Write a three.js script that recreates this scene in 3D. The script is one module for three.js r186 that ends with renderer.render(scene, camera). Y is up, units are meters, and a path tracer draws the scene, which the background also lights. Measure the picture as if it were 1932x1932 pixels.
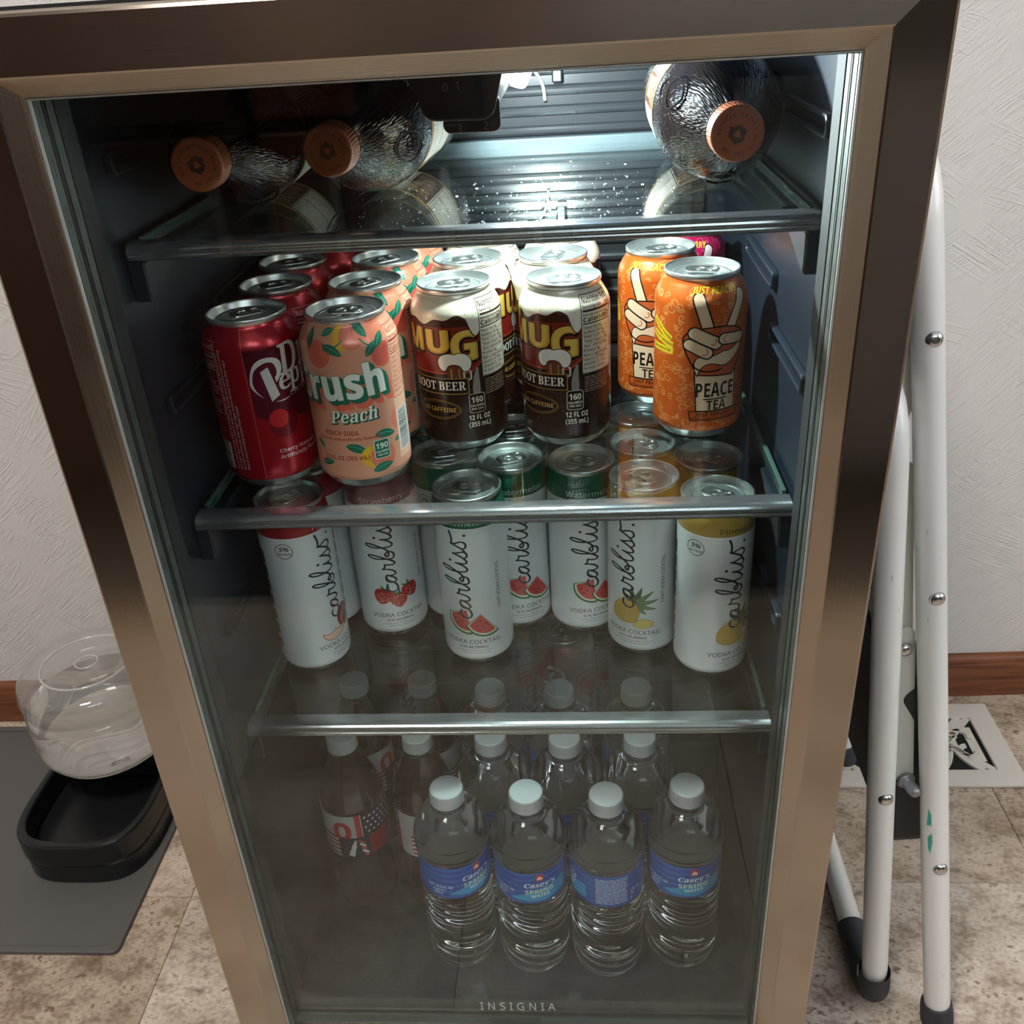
import * as THREE from 'three';
import { RoundedBoxGeometry } from 'three/addons/geometries/RoundedBoxGeometry.js';
import { mergeGeometries } from 'three/addons/utils/BufferGeometryUtils.js';
import { FontLoader } from 'three/addons/loaders/FontLoader.js';
import { TextGeometry } from 'three/addons/geometries/TextGeometry.js';
import { RectAreaLightUniformsLib } from 'three/addons/lights/RectAreaLightUniformsLib.js';
import { createNoise2D } from 'simplex-noise';

// ---------------------------------------------------------------- camera, sky, lights, exposure
const scene = new THREE.Scene();
const camera = new THREE.PerspectiveCamera(56.93, 1, 0.02, 60);
camera.position.set(0.062, 0.8567, 0.4622);
camera.rotation.set(-0.507, 0.0829, -0.0648, 'YXZ');
const renderer = new THREE.WebGLRenderer({ antialias: true });
renderer.toneMapping = THREE.LinearToneMapping;
renderer.toneMappingExposure = 0.86;
renderer.shadowMap.enabled = true;
RectAreaLightUniformsLib.init();
const SKY = [6.3, 6.8, 7.4];                 // daylight outside the side window
scene.background = new THREE.Color().setRGB(...SKY);
const CEILING_LAMP = 70;                     // brightness of the ceiling lamp's diffuser
const COOLER_LAMP = 0.95;                    // candela of the little white lamp in the cooler

// ---------------------------------------------------------------- helpers
const R = Math.PI / 180;
let seed = 7;
const rnd = () => { seed |= 0; seed = (seed + 0x6d2b79f5) | 0; let t = Math.imul(seed ^ (seed >>> 15), 1 | seed); t = (t + Math.imul(t ^ (t >>> 7), 61 | t)) ^ t; return ((t ^ (t >>> 14)) >>> 0) / 4294967296; };
const rr = (a, b) => a + (b - a) * rnd();
const noise2 = createNoise2D(rnd);
const used = {};
function numbered(name) { const n = used[name] = (used[name] ?? -1) + 1; return n ? name + '_' + String(n).padStart(3, '0') : name; }
const C = (hex) => new THREE.Color(hex);
const lin = (r, g, b) => new THREE.Color().setRGB(r, g, b);
const std = (color, roughness = 0.6, metalness = 0, more = {}) => new THREE.MeshStandardMaterial({ color, roughness, metalness, ...more });
const phys = (o) => new THREE.MeshPhysicalMaterial(o);
function part(name, geo, mat, parent, pos, rot) {
  const m = new THREE.Mesh(Array.isArray(geo) ? mergeGeometries(geo.map((g) => plain(g))) : geo, mat);
  m.name = name; m.castShadow = m.receiveShadow = true;
  if (pos) m.position.set(...pos);
  if (rot) m.rotation.set(...rot);
  parent.add(m); return m;
}
function plain(g) { g = g.index ? g.toNonIndexed() : g; for (const k of Object.keys(g.attributes)) if (!['position', 'normal', 'uv'].includes(k)) g.deleteAttribute(k); return g; }
function thing(name, label, category, pos = [0, 0, 0], turn = 0, group) {
  const o = new THREE.Group(); o.name = numbered(name); o.position.set(...pos); o.rotation.y = turn;
  o.userData = { label, category }; if (group) o.userData.group = group;
  scene.add(o); return o;
}
function structGroup(name) { const o = new THREE.Group(); o.name = name; o.userData = { kind: 'structure' }; scene.add(o); return o; }
function struct(name, geo, mat, pos, rot) { const m = part(name, geo, mat, scene, pos, rot); m.userData = { kind: 'structure' }; return m; }
function copyOf(src, name, label, group, pos, turn) {
  const c = src.clone(); c.name = numbered(name); c.userData = { label, category: src.userData.category }; if (group) c.userData.group = group;
  if (pos) c.position.set(...pos); if (turn !== undefined) c.rotation.y = turn; scene.add(c); return c;
}
const box = (w, h, d, x = 0, y = 0, z = 0, r = 0) => { const g = r ? new RoundedBoxGeometry(w, h, d, 2, r) : new THREE.BoxGeometry(w, h, d); g.translate(x, y, z); return g; };
const span = (x0, x1, y0, y1, z0, z1, r = 0) => box(x1 - x0, y1 - y0, z1 - z0, (x0 + x1) / 2, (y0 + y1) / 2, (z0 + z1) / 2, r);
function lathe(pts, seg = 64, phi0 = -Math.PI) {
  const g = new THREE.LatheGeometry(pts.map((p) => new THREE.Vector2(Math.max(p[0], 0.00001), p[1])), seg, phi0, Math.PI * 2);
  const ys = pts.map((p) => p[1]), a = Math.min(...ys), b = Math.max(...ys), P = g.attributes.position, U = g.attributes.uv;
  for (let i = 0; i < P.count; i++) U.setY(i, (P.getY(i) - a) / (b - a));
  return g;
}
function rounded(pts, n = 4, k = 0.5) {      // corner-cutting of a profile, ends kept
  for (let s = 0; s < n; s++) {
    const q = [pts[0]];
    for (let i = 0; i < pts.length - 1; i++) { const [a, b] = [pts[i], pts[i + 1]]; const t = k / 2; if (i) q.push([a[0] + (b[0] - a[0]) * t, a[1] + (b[1] - a[1]) * t]); if (i < pts.length - 2) q.push([b[0] + (a[0] - b[0]) * t, b[1] + (a[1] - b[1]) * t]); }
    q.push(pts[pts.length - 1]); pts = q;
  }
  return pts;
}
const V = (p) => new THREE.Vector3(...p);
const tube = (pts, r, seg = 40, radial = 16, tension = 0.5) => new THREE.TubeGeometry(new THREE.CatmullRomCurve3(pts.map(V), false, 'catmullrom', tension), seg, r, radial);
function bentTube(pts, r, bend, radial = 18) {   // straight runs joined by round bends
  const path = new THREE.CurvePath(), P = pts.map(V); let at = P[0];
  for (let i = 1; i < P.length; i++) {
    if (i === P.length - 1) { path.add(new THREE.LineCurve3(at, P[i])); break; }
    const a = P[i].clone().add(P[i - 1].clone().sub(P[i]).setLength(bend)), b = P[i].clone().add(P[i + 1].clone().sub(P[i]).setLength(bend));
    path.add(new THREE.LineCurve3(at, a)); path.add(new THREE.QuadraticBezierCurve3(a, P[i], b)); at = b;
  }
  return new THREE.TubeGeometry(path, 120, r, radial);
}
function extrude(shape, depth, bevel = 0, seg = 12, bseg = 2) {
  return new THREE.ExtrudeGeometry(shape, { depth: depth - 2 * bevel, bevelEnabled: bevel > 0, bevelThickness: bevel, bevelSize: bevel, bevelOffset: -bevel, bevelSegments: bseg, curveSegments: seg }).translate(0, 0, bevel);
}
function poly(pts) { const s = new THREE.Shape(); pts.forEach(([x, y], i) => (i ? s.lineTo(x, y) : s.moveTo(x, y))); s.closePath(); return s; }
function roundRect(w, h, r, x = 0, y = 0) {
  const s = new THREE.Shape(), a = x - w / 2, b = x + w / 2, c = y - h / 2, d = y + h / 2;
  s.moveTo(a + r, c); s.lineTo(b - r, c); s.absarc(b - r, c + r, r, -Math.PI / 2, 0); s.lineTo(b, d - r); s.absarc(b - r, d - r, r, 0, Math.PI / 2); s.lineTo(a + r, d); s.absarc(a + r, d - r, r, Math.PI / 2, Math.PI); s.lineTo(a, c + r); s.absarc(a + r, c + r, r, Math.PI, 1.5 * Math.PI);
  return s;
}
// canvases
function canvasTex(w, h, draw, { srgb = true, repeat } = {}) {
  const c = document.createElement('canvas'); c.width = w; c.height = h; draw(c.getContext('2d'), w, h);
  const t = new THREE.CanvasTexture(c); if (srgb) t.colorSpace = THREE.SRGBColorSpace;
  if (repeat) { t.wrapS = t.wrapT = THREE.RepeatWrapping; t.repeat.set(...repeat); } t.anisotropy = 8; return t;
}
function dataTex(w, h, f, srgb = false) {        // f(u, v) -> [r, g, b] in 0..1, tiling
  const d = new Uint8Array(w * h * 4);
  for (let y = 0; y < h; y++) for (let x = 0; x < w; x++) { const q = f(x / w, y / h, x, y), i = (y * w + x) * 4; for (let k = 0; k < 3; k++) d[i + k] = Math.max(0, Math.min(255, 255 * (q[k] ?? q[0]))); d[i + 3] = 255; }
  const t = new THREE.DataTexture(d, w, h); t.magFilter = THREE.LinearFilter; t.wrapS = t.wrapT = THREE.RepeatWrapping; if (srgb) t.colorSpace = THREE.SRGBColorSpace; t.needsUpdate = true; return t;
}
const fbm = (x, y, o = 4) => { let s = 0, a = 0.5; for (let i = 0; i < o; i++) { s += a * noise2(x, y); x = x * 2.03 + 7.1; y = y * 2.03 + 3.7; a *= 0.5; } return s; };
// a label wrapped round a can or bottle: millimetres across (0 = front middle) and up
class Label {
  constructor(ctx, w, h, mmW, mmH) { this.c = ctx; this.s = w / mmW; this.W = mmW; this.H = mmH; ctx.setTransform(this.s, 0, 0, h / mmH, w / 2, h); this.k = h / mmH / this.s; }
  fill(col) { this.c.fillStyle = col; this.c.fillRect(-this.W / 2, -this.H, this.W, this.H); }
  rect(x, y, w, h, col) { this.c.fillStyle = col; this.c.fillRect(x, -(y + h), w, h); }
  frame(x, y, w, h, col, lw = 0.4, r = 0) { const c = this.c; c.strokeStyle = col; c.lineWidth = lw; c.beginPath(); c.roundRect(x, -(y + h), w, h, r); c.stroke(); }
  rrect(x, y, w, h, r, col) { const c = this.c; c.fillStyle = col; c.beginPath(); c.roundRect(x, -(y + h), w, h, r); c.fill(); }
  path(pts, col, stroke, lw) { const c = this.c; c.beginPath(); pts.forEach(([x, y], i) => (i ? c.lineTo(x, -y) : c.moveTo(x, -y))); c.closePath(); if (col) { c.fillStyle = col; c.fill(); } if (stroke) { c.strokeStyle = stroke; c.lineWidth = lw; c.stroke(); } }
  curve(d, col, stroke, lw, x = 0, y = 0, s = 1, turn = 0) {   // svg path, y up
    const c = this.c; c.save(); c.translate(x, -y); c.rotate(-turn); c.scale(s, -s); const p = new Path2D(d); if (col) { c.fillStyle = col; c.fill(p); } if (stroke) { c.lineCap = c.lineJoin = 'round'; c.strokeStyle = stroke; c.lineWidth = lw / s; c.stroke(p); } c.restore();
  }
  dot(x, y, rx, col, ry = rx, stroke, lw, turn = 0) { const c = this.c; c.beginPath(); c.ellipse(x, -y, rx, ry, -turn, 0, 7); if (col) { c.fillStyle = col; c.fill(); } if (stroke) { c.strokeStyle = stroke; c.lineWidth = lw; c.stroke(); } }
  text(t, x, y, size, col, { font = 'sans-serif', bold = true, italic = false, turn = 0, sx = 1, align = 'center', stroke, lw = 0.5, skew = 0 } = {}) {
    const c = this.c; c.save(); c.translate(x, -y); c.rotate(-turn); c.transform(sx, 0, -skew, 1, 0, 0); c.scale(0.05, 0.05);
    c.font = (italic ? 'italic ' : '') + (bold ? 'bold ' : '') + size * 20 + 'px ' + font; c.textAlign = align; c.textBaseline = 'alphabetic';
    if (stroke) { c.lineJoin = 'round'; c.strokeStyle = stroke; c.lineWidth = lw * 20; c.strokeText(t, 0, 0); }
    if (col) { c.fillStyle = col; c.fillText(t, 0, 0); } c.restore();
  }
  lines(x, y, w, n, gap, size, col, turn = 0) {                // small print
    const words = ['WATER', 'sugar', 'and', 'natural', 'flavor', 'color', 'acid', 'of', 'less', 'than', 'total', 'per', 'serving', 'daily', 'value', 'caffeine', 'fat', 'sodium'];
    const c = this.c; c.save(); c.translate(x, -y); c.rotate(-turn); c.scale(0.05, 0.05); c.font = 'bold ' + size * 20 + 'px sans-serif'; c.fillStyle = col; c.textAlign = 'left';
    for (let i = 0; i < n; i++) { let s = ''; while (c.measureText(s).width < w * 20 * 0.9) s += words[Math.floor(rnd() * words.length)] + ' '; c.fillText(s, 0, i * gap * 20, w * 20); } c.restore();
  }
}
const label = (mmW, mmH, px, draw) => canvasTex(px, Math.round((px * mmH) / mmW), (c, w, h) => draw(new Label(c, w, h, mmW, mmH)));
// ---------------------------------------------------------------- printed labels
const STD = 208, DEG = 208 / 360, SLK = 180.3, DGS = SLK / 360;
function facts(L, x, y, w, h, ink, rows = 12) {
  L.frame(x, y, w, h, ink, 0.5); L.text('Nutrition Facts', x + 1, y + h - 6.2, 6, ink, { align: 'left', sx: Math.min(1, w / 44) });
  L.text('Serving size 1 can', x + 1, y + h - 10, 3.2, ink, { align: 'left' }); L.rect(x + 1, y + h - 12.6, w - 2, 1.6, ink);
  L.text('Amount per serving', x + 1, y + h - 15.6, 2.4, ink, { align: 'left' }); L.text('Calories', x + 1, y + h - 20.6, 5.4, ink, { align: 'left' }); L.text('160', x + w - 1, y + h - 20.6, 6, ink, { align: 'right' }); L.rect(x + 1, y + h - 22.4, w - 2, 0.9, ink);
  const names = ['Total Fat 0g', 'Sodium 55mg', 'Total Carb. 43g', ' Total Sugars 43g', ' Incl. Added 43g', 'Protein 0g', 'Not a significant', 'source of fiber', 'vitamin D, iron', '% Daily Values'];
  for (let i = 0; i < rows && y + h - 26 - i * 3.7 > y + 1; i++) { L.text(names[i % names.length], x + 1, y + h - 26 - i * 3.7, 2.9, ink, { align: 'left' }); L.rect(x + 1, y + h - 27 - i * 3.7, w - 2, 0.22, ink); }
}
function barcode(L, x, y, w, h, turn) { L.rect(x, y, w, h, '#e6e3de'); for (let i = 1; i < (turn ? h : w) - 1;) { const t = rr(0.25, 0.9); turn ? L.rect(x + 1.2, y + i, w - 4, t, '#222') : L.rect(x + i, y + 2.5, t, h - 3.5, '#222'); i += t + rr(0.3, 0.9); } }
const cherryArt = label(STD, 122.2, 1280, (L) => {
  L.fill('#a80f22');
  const g = L.c.createLinearGradient(0, -110, 0, -20); g.addColorStop(0, '#5c0a24'); g.addColorStop(1, '#6d0e2a');
  L.rect(5 * DEG, 0, 0.35, 122, '#c98a88');
  L.path([[5.5 * DEG, 106], [112 * DEG, 106], [112 * DEG, 52], [70 * DEG, 46], [40 * DEG, 53], [24 * DEG, 49], [8 * DEG, 54]], g);
  L.path([[60 * DEG, 50], [66 * DEG, 62], [67 * DEG, 62], [62 * DEG, 50]], '#3c0618');
  L.dot(39 * DEG, 44, 10, '#7d0c20', 10); L.dot(34 * DEG, 50, 7, '#d8262f', 7.4); L.dot(52 * DEG, 47, 4.4, '#7d0c20', 6);
  const white = '#eceae6', px = 32 * DEG, py = 79;
  L.curve('M-4.4 -13.6 C-11 -9 -15.4 -3 -15 1.6 C-14.4 9 -12.4 15 -9.6 18 C-7 20.6 -3.6 21.6 -0.8 21.5 C5 21.4 9.2 19 10 14.8 C10.6 11 10 8.6 8.8 6.2 C7.6 3.4 6 1 4 -0.4 L3.6 3.9 C5.6 5.6 6.2 8.4 5.6 10.9 C5 14.6 4 16.6 1.6 17.2 C-0.6 17.8 -3 17.4 -4.8 16.4 C-8.4 14.6 -10.8 12.4 -11.6 9.4 C-12.6 6 -13.2 3 -12.8 0 C-12.2 -3.6 -11.2 -6 -9.6 -7.8 C-8 -10.4 -6.4 -12.4 -4.4 -13.6 Z', white, null, 0, px, py, 0.92);
  L.curve('M-6.4 10.5 L-0.4 13.6 L5.2 -11.7 L-1.6 -16 Z', white, null, 0, px, py, 0.92);
  L.text('e', px + 4.2, py - 8.4, 21, white, { font: 'serif', italic: true, turn: 0.16, align: 'left', sx: 0.95 }); L.text('pper', px + 13.4, py - 6.4, 21, white, { font: 'serif', italic: true, turn: 0.16, align: 'left', sx: 0.85 });
  L.text('Dr', px + 7, py + 3.4, 32, white, { font: 'serif', italic: true, turn: 0.14, align: 'left', sx: 0.74 });
  L.curve('M-6 0 C-2 -1.8 3 -1.4 7 1.4 C3 0.2 -2 -0.6 -6 0 Z', white, null, 0, 43 * DEG, 64, 1);
  L.text('CHERRY', px + 24, 66, 6, '#b98b95', { sx: 1.05, turn: 0.1 });
  L.text('Cherry Naturally &', 27 * DEG, 21.6, 4.3, '#e9cfcf', { align: 'left' }); L.text('Artificially Flavored', 27 * DEG, 16.6, 4.3, '#e9cfcf', { align: 'left' });
  facts(L, -78 * DEG, 55, 26, 57, '#d9b3b5'); for (let i = 0; i < 4; i++) L.lines((-29 + i * 5.4) * DEG, 9, 100 - (i === 3 ? 45 : 0), 1, 3, 2.6, '#e7c9c9', Math.PI / 2);
  barcode(L, -66 * DEG, 8, 17, 23, 1); L.text('12 FL OZ (355 mL)', 140 * DEG, 20, 5, white);
});
const leafPath = 'M-8 0 C-4 5 3 5 8 -1 C3 -4 -4 -4.6 -8 0 Z';
const peachArt = label(STD, 122.2, 1280, (L) => {
  L.fill('#d8967a');
  const peach = (x, y, r, c = '#dd6a52') => { L.dot(x, y, r, c, r * 1.08); L.curve('M0 0 C1.6 -2 1.6 -4 1 -6', null, '#b8443a', 0.35, x, y + r, r / 7); };
  const leaf = (x, y, s, t) => { L.curve(leafPath, '#0f6f57', null, 0, x, y, s, t); L.curve('M-6 0 C-2 1.4 2 1.2 6 -0.6', null, '#8fc0a8', 0.3, x, y, s, t); };
  for (const dx of [-104, 0, 104]) {
    const X = (d) => d * DEG + dx;
    L.dot(X(11) - 2, 114, 8.4, '#e3b232', 9); peach(X(16), 114, 8.6, '#e27a62'); peach(X(46), 117, 10, '#e58063'); peach(X(-28), 102, 9.6); peach(X(52), 97.5, 8.8, '#d25f52');
    L.curve('M0 0 C-5 -5 -9 -6 -14 -6', null, '#0f6f57', 0.9, X(5), 112); L.curve('M0 0 C4 -6 8 -7 12 -8', null, '#0f6f57', 0.9, X(26), 112);
    leaf(X(-8), 105.5, 0.95, -0.5); leaf(X(38), 104, 0.9, 0.9); leaf(X(50), 109, 0.8, 1.0); leaf(X(-40), 113, 0.9, 1.6); leaf(X(28), 119, 1, -0.9); leaf(X(-14), 118, 0.7, 0.5);
    L.curve('M0 0 C-8 4 -12 14 -2 24 C8 18 8 6 0 0', '#e07d63', null, 0, X(57), 36, 0.95, -0.5); leaf(X(42), 35.5, 1, -0.1); leaf(X(5), 27, 1, -0.35); leaf(X(62), 28, 0.6, 0.3); leaf(X(-45), 29, 0.6, -0.8); leaf(X(-38), 14, 0.8, 0.3);
    L.dot(X(22), 19, 8, '#e3b232', 9); peach(X(36), 18, 9.5, '#e07a60'); leaf(X(34), 9, 1, 0.3);
  }
  const word = (dx, dy, col, stroke, lw) => L.text('Crush', -13 * DEG + dx, 67 + dy, 33, col, { sx: 0.83, turn: 0.07, stroke, lw });
  for (let i = 8; i >= 4; i--) word(i * 0.75, -i * 0.95, '#dd6a52', '#dd6a52', 1.4);
  for (let i = 4; i >= 1; i--) word(i * 0.8, -i * 0.75, '#0f6f57', '#0f6f57', 2);
  word(0, 0, '#e8e9e2', '#0f6f57', 2); word(0, 0, '#e8e9e2', '#e8e9e2', 1.1);
  for (const [dx, dy, col] of [[0.9, -0.7, '#0d5a48'], [0, 0, '#e3eee4']]) L.text('Peach', 6 * DEG + dx, 49 + dy, 13.4, col, { font: 'serif', italic: true, sx: 0.84, turn: 0.06, stroke: dx ? '#0d5a48' : undefined, lw: 1.2 });
  L.text('PEACH SODA', -12 * DEG, 38, 5.4, '#8e2a22', { sx: 0.76 }); L.text('Naturally and Artificially Flavored', -6 * DEG, 33.8, 3.6, '#8e2a22', { sx: 0.78 }); L.text('12 FL OZ (355 mL)', -11 * DEG, 17.4, 4.9, '#8e2a22', { sx: 0.84 });
  L.rrect(35 * DEG - 5.8, 16, 11.6, 15.6, 1.6, '#e8efe4'); L.rrect(35 * DEG - 5.3, 16.5, 10.6, 14.6, 1.3, '#0f6f57'); L.text('190', 35 * DEG, 24.2, 6.4, '#eef2e8', { sx: 0.9 }); L.text('CALORIES', 35 * DEG, 21, 2.4, '#eef2e8', { sx: 0.85 }); L.text('PER CAN', 35 * DEG, 18.2, 2.2, '#eef2e8', { sx: 0.85 });
  L.rect(61 * DEG, 10, 52, 104, '#e9b598'); facts(L, 62 * DEG, 60, 28, 56, '#a8402f'); barcode(L, 63 * DEG, 16, 16, 34, 1);
});
const rootArt = label(STD, 122.2, 1280, (L) => {
  L.fill('#2a130b'); for (let i = 0; i < 160; i++) L.dot(rr(-104, 104), rr(4, 60), rr(0.15, 0.5), 'rgba(210,170,130,.5)');
  const red = '#7c1c12';
  L.path([[-88 * DEG, 100], [36 * DEG, 100], [38 * DEG, 70], [20 * DEG, 61], [-74 * DEG, 61], [-92 * DEG, 70]], red, '#c2482a', 0.9); L.path([[-84 * DEG, 106], [30 * DEG, 106], [30 * DEG, 99], [-84 * DEG, 99]], '#3a130c');
  const big = [['M', -58, 79, 25, 1.0], ['U', -20.5, 78.5, 25, 1.22], ['G', 14.5, 71.5, 33, 0.96]];
  for (const [t, d, h, z, sx] of big) { L.text(t, d * DEG + 0.7, h - 0.9, z, '#160a05', { sx, stroke: '#160a05', lw: 3.6 }); L.text(t, d * DEG, h, z, '#c9962a', { sx, stroke: '#1b0c06', lw: 2.6 }); L.text(t, d * DEG, h, z, '#c9962a', { sx, stroke: '#c9962a', lw: 1.5 }); }
  L.c.save(); L.c.globalAlpha = 0.45; for (const [t, d, h, z, sx] of big) L.text(t, d * DEG - 0.3, h + 0.8, z * 0.98, '#efdc84', { sx: sx * 0.94 }); L.c.restore();
  // foaming glass mug
  L.rrect(-1 * DEG - 6, 54, 12, 13, 1.2, '#6b3a20'); L.frame(4 * DEG + 4, 55, 5, 8, '#cfc4b4', 1.4, 2); L.rect(-1 * DEG - 3, 55, 1.6, 10, '#a8795a'); L.rect(-1 * DEG + 3, 55, 1, 10, '#a8795a');
  L.curve('M-11 0 C-13 8 -4 10 0 8 C6 11 13 6 11 -1 C10 -6 5 -7 4 -2 C2 1 -4 1 -5 -2 C-6 -6 -10 -5 -11 0 Z', '#e6dfd2', '#2a130b', 0.6, 0, 68, 1.1);
  L.rrect(-26 * DEG - 24, 43.6, 48, 13, 0.4, '#1a0c07'); L.frame(-26 * DEG - 24, 43.6, 48, 13, '#a07c3e', 0.8); L.text('ROOT BEER', -27 * DEG, 46.8, 10, '#eee7da', { font: 'serif', sx: 0.76 });
  L.dot(-28 * DEG, 29.5, 18, '#1f0e08', 8, '#b08a3c', 0.5); L.dot(-28 * DEG, 29.5, 16.6, null, 6.6, '#b08a3c', 0.3); L.text('NO CAFFEINE', -28 * DEG, 27.6, 5.6, '#c9a24a', { sx: 0.82 });
  L.curve('M0 0 C-1 8 1 18 4 24 L6 24 C5 16 7 8 6 0 Z', '#8d857c', null, 0, 21 * DEG, 42.5, 0.9);
  L.frame(25 * DEG - 6, 26, 12, 16.4, '#d8cbb8', 0.5, 2.2); L.text('160', 25 * DEG, 34.6, 7, '#e4dacb', { sx: 0.8 }); L.text('CALORIES', 25 * DEG, 31.2, 2.5, '#e4dacb', { sx: 0.9 }); L.text('PER CAN', 25 * DEG, 28.4, 2.2, '#e4dacb');
  L.text('12 FL OZ', 27 * DEG, 19.6, 6, '#e4dacb', { sx: 0.72 }); L.text('(355 mL)', 27 * DEG, 13.6, 6, '#e4dacb', { sx: 0.72 });
  L.lines(38 * DEG, 52, 24, 7, 2, 1.7, '#b7a38e');
  // cream foam with drips
  const foam = [[-104, 122.2], [-104, 98]]; for (let x = -104; x <= 104; x += 1) { const d = x / DEG; let h = 104 + 2.4 * Math.sin(d * 0.075 + 1.3) + 1.4 * Math.sin(d * 0.21); if (Math.abs(d - 30) < 12) h -= 13 * Math.cos(((d - 30) / 24) * Math.PI); if (Math.abs(d + 115) < 12) h -= 12 * Math.cos(((d + 115) / 24) * Math.PI); foam.push([x, h]); } foam.push([104, 122.2]);
  L.path(foam, '#e4dcc6', '#4a2413', 0.8); for (let i = 0; i < 40; i++) L.dot(rr(-104, 104), rr(105, 109), rr(0.2, 0.7), 'rgba(150,110,60,.35)');
  L.rect(35 * DEG, 55.5, 30, 66, '#ddd5c2'); facts(L, 35.4 * DEG, 56, 29, 62, '#3a241a', 11); L.text('12 FL OZ (355 mL)', -150 * DEG, 14, 5, '#e4dacb');
});
function peaceArt(base, swirl, skin, flavour) {
  return label(STD, 122.2, 1280, (L) => {
    L.fill(base);
    for (let i = 0; i < 420; i++) { const x = rr(-104, 104), y = rr(2, 120), s = rr(0.5, 1.15), t = rr(0, 6.3); L.curve(i % 3 ? 'M-4 0 C-5 4 0 6 2 3 C4 0 0 -2 -1 0.6' : 'M-4 -2 C-2 3 2 3 4 -1 C2 0 -1 0 -3 -3', null, swirl, 0.8, x, y, s * 0.9, t); }
    const ink = '#1c110d', X = (d) => d * DEG + 0, sk = skin, dk = '#c25a2e';
    const c0 = 8, cap = (x, y, l, r, t, nail) => { L.curve(`M${-l} ${-r} L${l} ${-r} C${l + r * 1.35} ${-r} ${l + r * 1.35} ${r} ${l} ${r} L${-l} ${r} C${-l - r * 1.35} ${r} ${-l - r * 1.35} ${-r} ${-l} ${-r} Z`, sk, ink, 1.1, x, y, 1, t); if (nail) L.curve('M0 -2.4 C3.2 -3 3.2 2.8 0 2.4', null, dk, 0.7, x + Math.cos(t) * l * 0.72, y + Math.sin(t) * l * 0.72, 1, t); };
    L.path([[c0 - 13, 18], [c0 + 18, 18], [c0 + 17, 50], [c0 - 15, 52]], sk, ink, 0.9);
    cap(c0 - 9.5, 97, 14, 4.3, 1.87); cap(c0 + 15.5, 98, 14, 4.1, 1.19);
    L.curve('M-24 2 C-25 12 -9 14 2 14 C16 14 25 8 24 0 C24 -12 18 -20 14 -27 L-13 -25 C-16 -17 -22 -10 -24 2 Z', dk, ink, 1.1, c0, 74);
    L.curve('M-13 -26 C-11 -17 -6 -14 2 -17 C8 -20 15 -15 20 -8 C24 0 25 4 22 8 C21 -4 10 -8 6 -6 C0 -9 -8 -12 -12 -10 C-17 -12 -16 -22 -13 -26 Z', sk, ink, 0.7, c0, 74); L.curve('M-17 -16 C-14 -22 -4 -24 4 -21', null, ink, 1.2, c0, 74);
    cap(c0 - 8, 79, 8.5, 5, -0.5, 1); cap(c0 - 13, 70.5, 7, 4.6, -0.5, 1); cap(c0 + 13, 77, 7, 4.6, 3.05, 1);
    L.text('PEACE', c0 + 1, 30, 16.6, ink, { sx: 0.62 }); L.rect(c0 - 8, 27.6, 18, 1, ink); L.text('TEA', c0 + 2, 18.9, 11, ink, { sx: 0.78 });
    L.path([[c0 - 18, 17.6], [c0 + 22, 17.6], [c0 + 21, 9.8], [c0 - 17, 9.8]], base, ink, 0.8); L.text(flavour, c0, 13.2, 4.6, ink, { italic: true, sx: 0.95 }); L.text('NATURAL FLAVORS AND SWEETENERS', c0, 10.6, 1.9, ink);
    L.text(flavour, X(12), 113.5, 7, '#efcf3c', { italic: true, turn: -0.03, sx: 0.85 });
    for (const [y, t, w] of [[83, -0.6, 24], [75, -0.3, 24], [67, 0, 24]]) { L.c.save(); L.c.translate(X(-62), -y); L.c.rotate(-t); L.c.fillStyle = '#ecc62e'; L.c.fillRect(-w / 2, -2.8, w, 5.6); L.c.restore(); L.text(['NATURAL FLAVOR', 'COOLEST BREWED', 'MADE WITH TEA'][y === 83 ? 0 : y === 75 ? 1 : 2], X(-62), y - 1, 2.6, '#3a2410', { turn: t }); }
    L.rect(110 * DEG, 10, 24, 96, '#f0dfc2'); facts(L, 111 * DEG, 44, 22, 60, '#3a2410'); L.text('23 FL OZ', -120 * DEG, 12, 4, ink); });
}
const orangeArt = peaceArt('#c85a1e', '#dd8a4a', '#ecc9a6', 'JUST PEACHY'), razzArt = peaceArt('#b8174f', '#e0557f', '#f2cfd2', 'RAZZLEBERRY');
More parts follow.
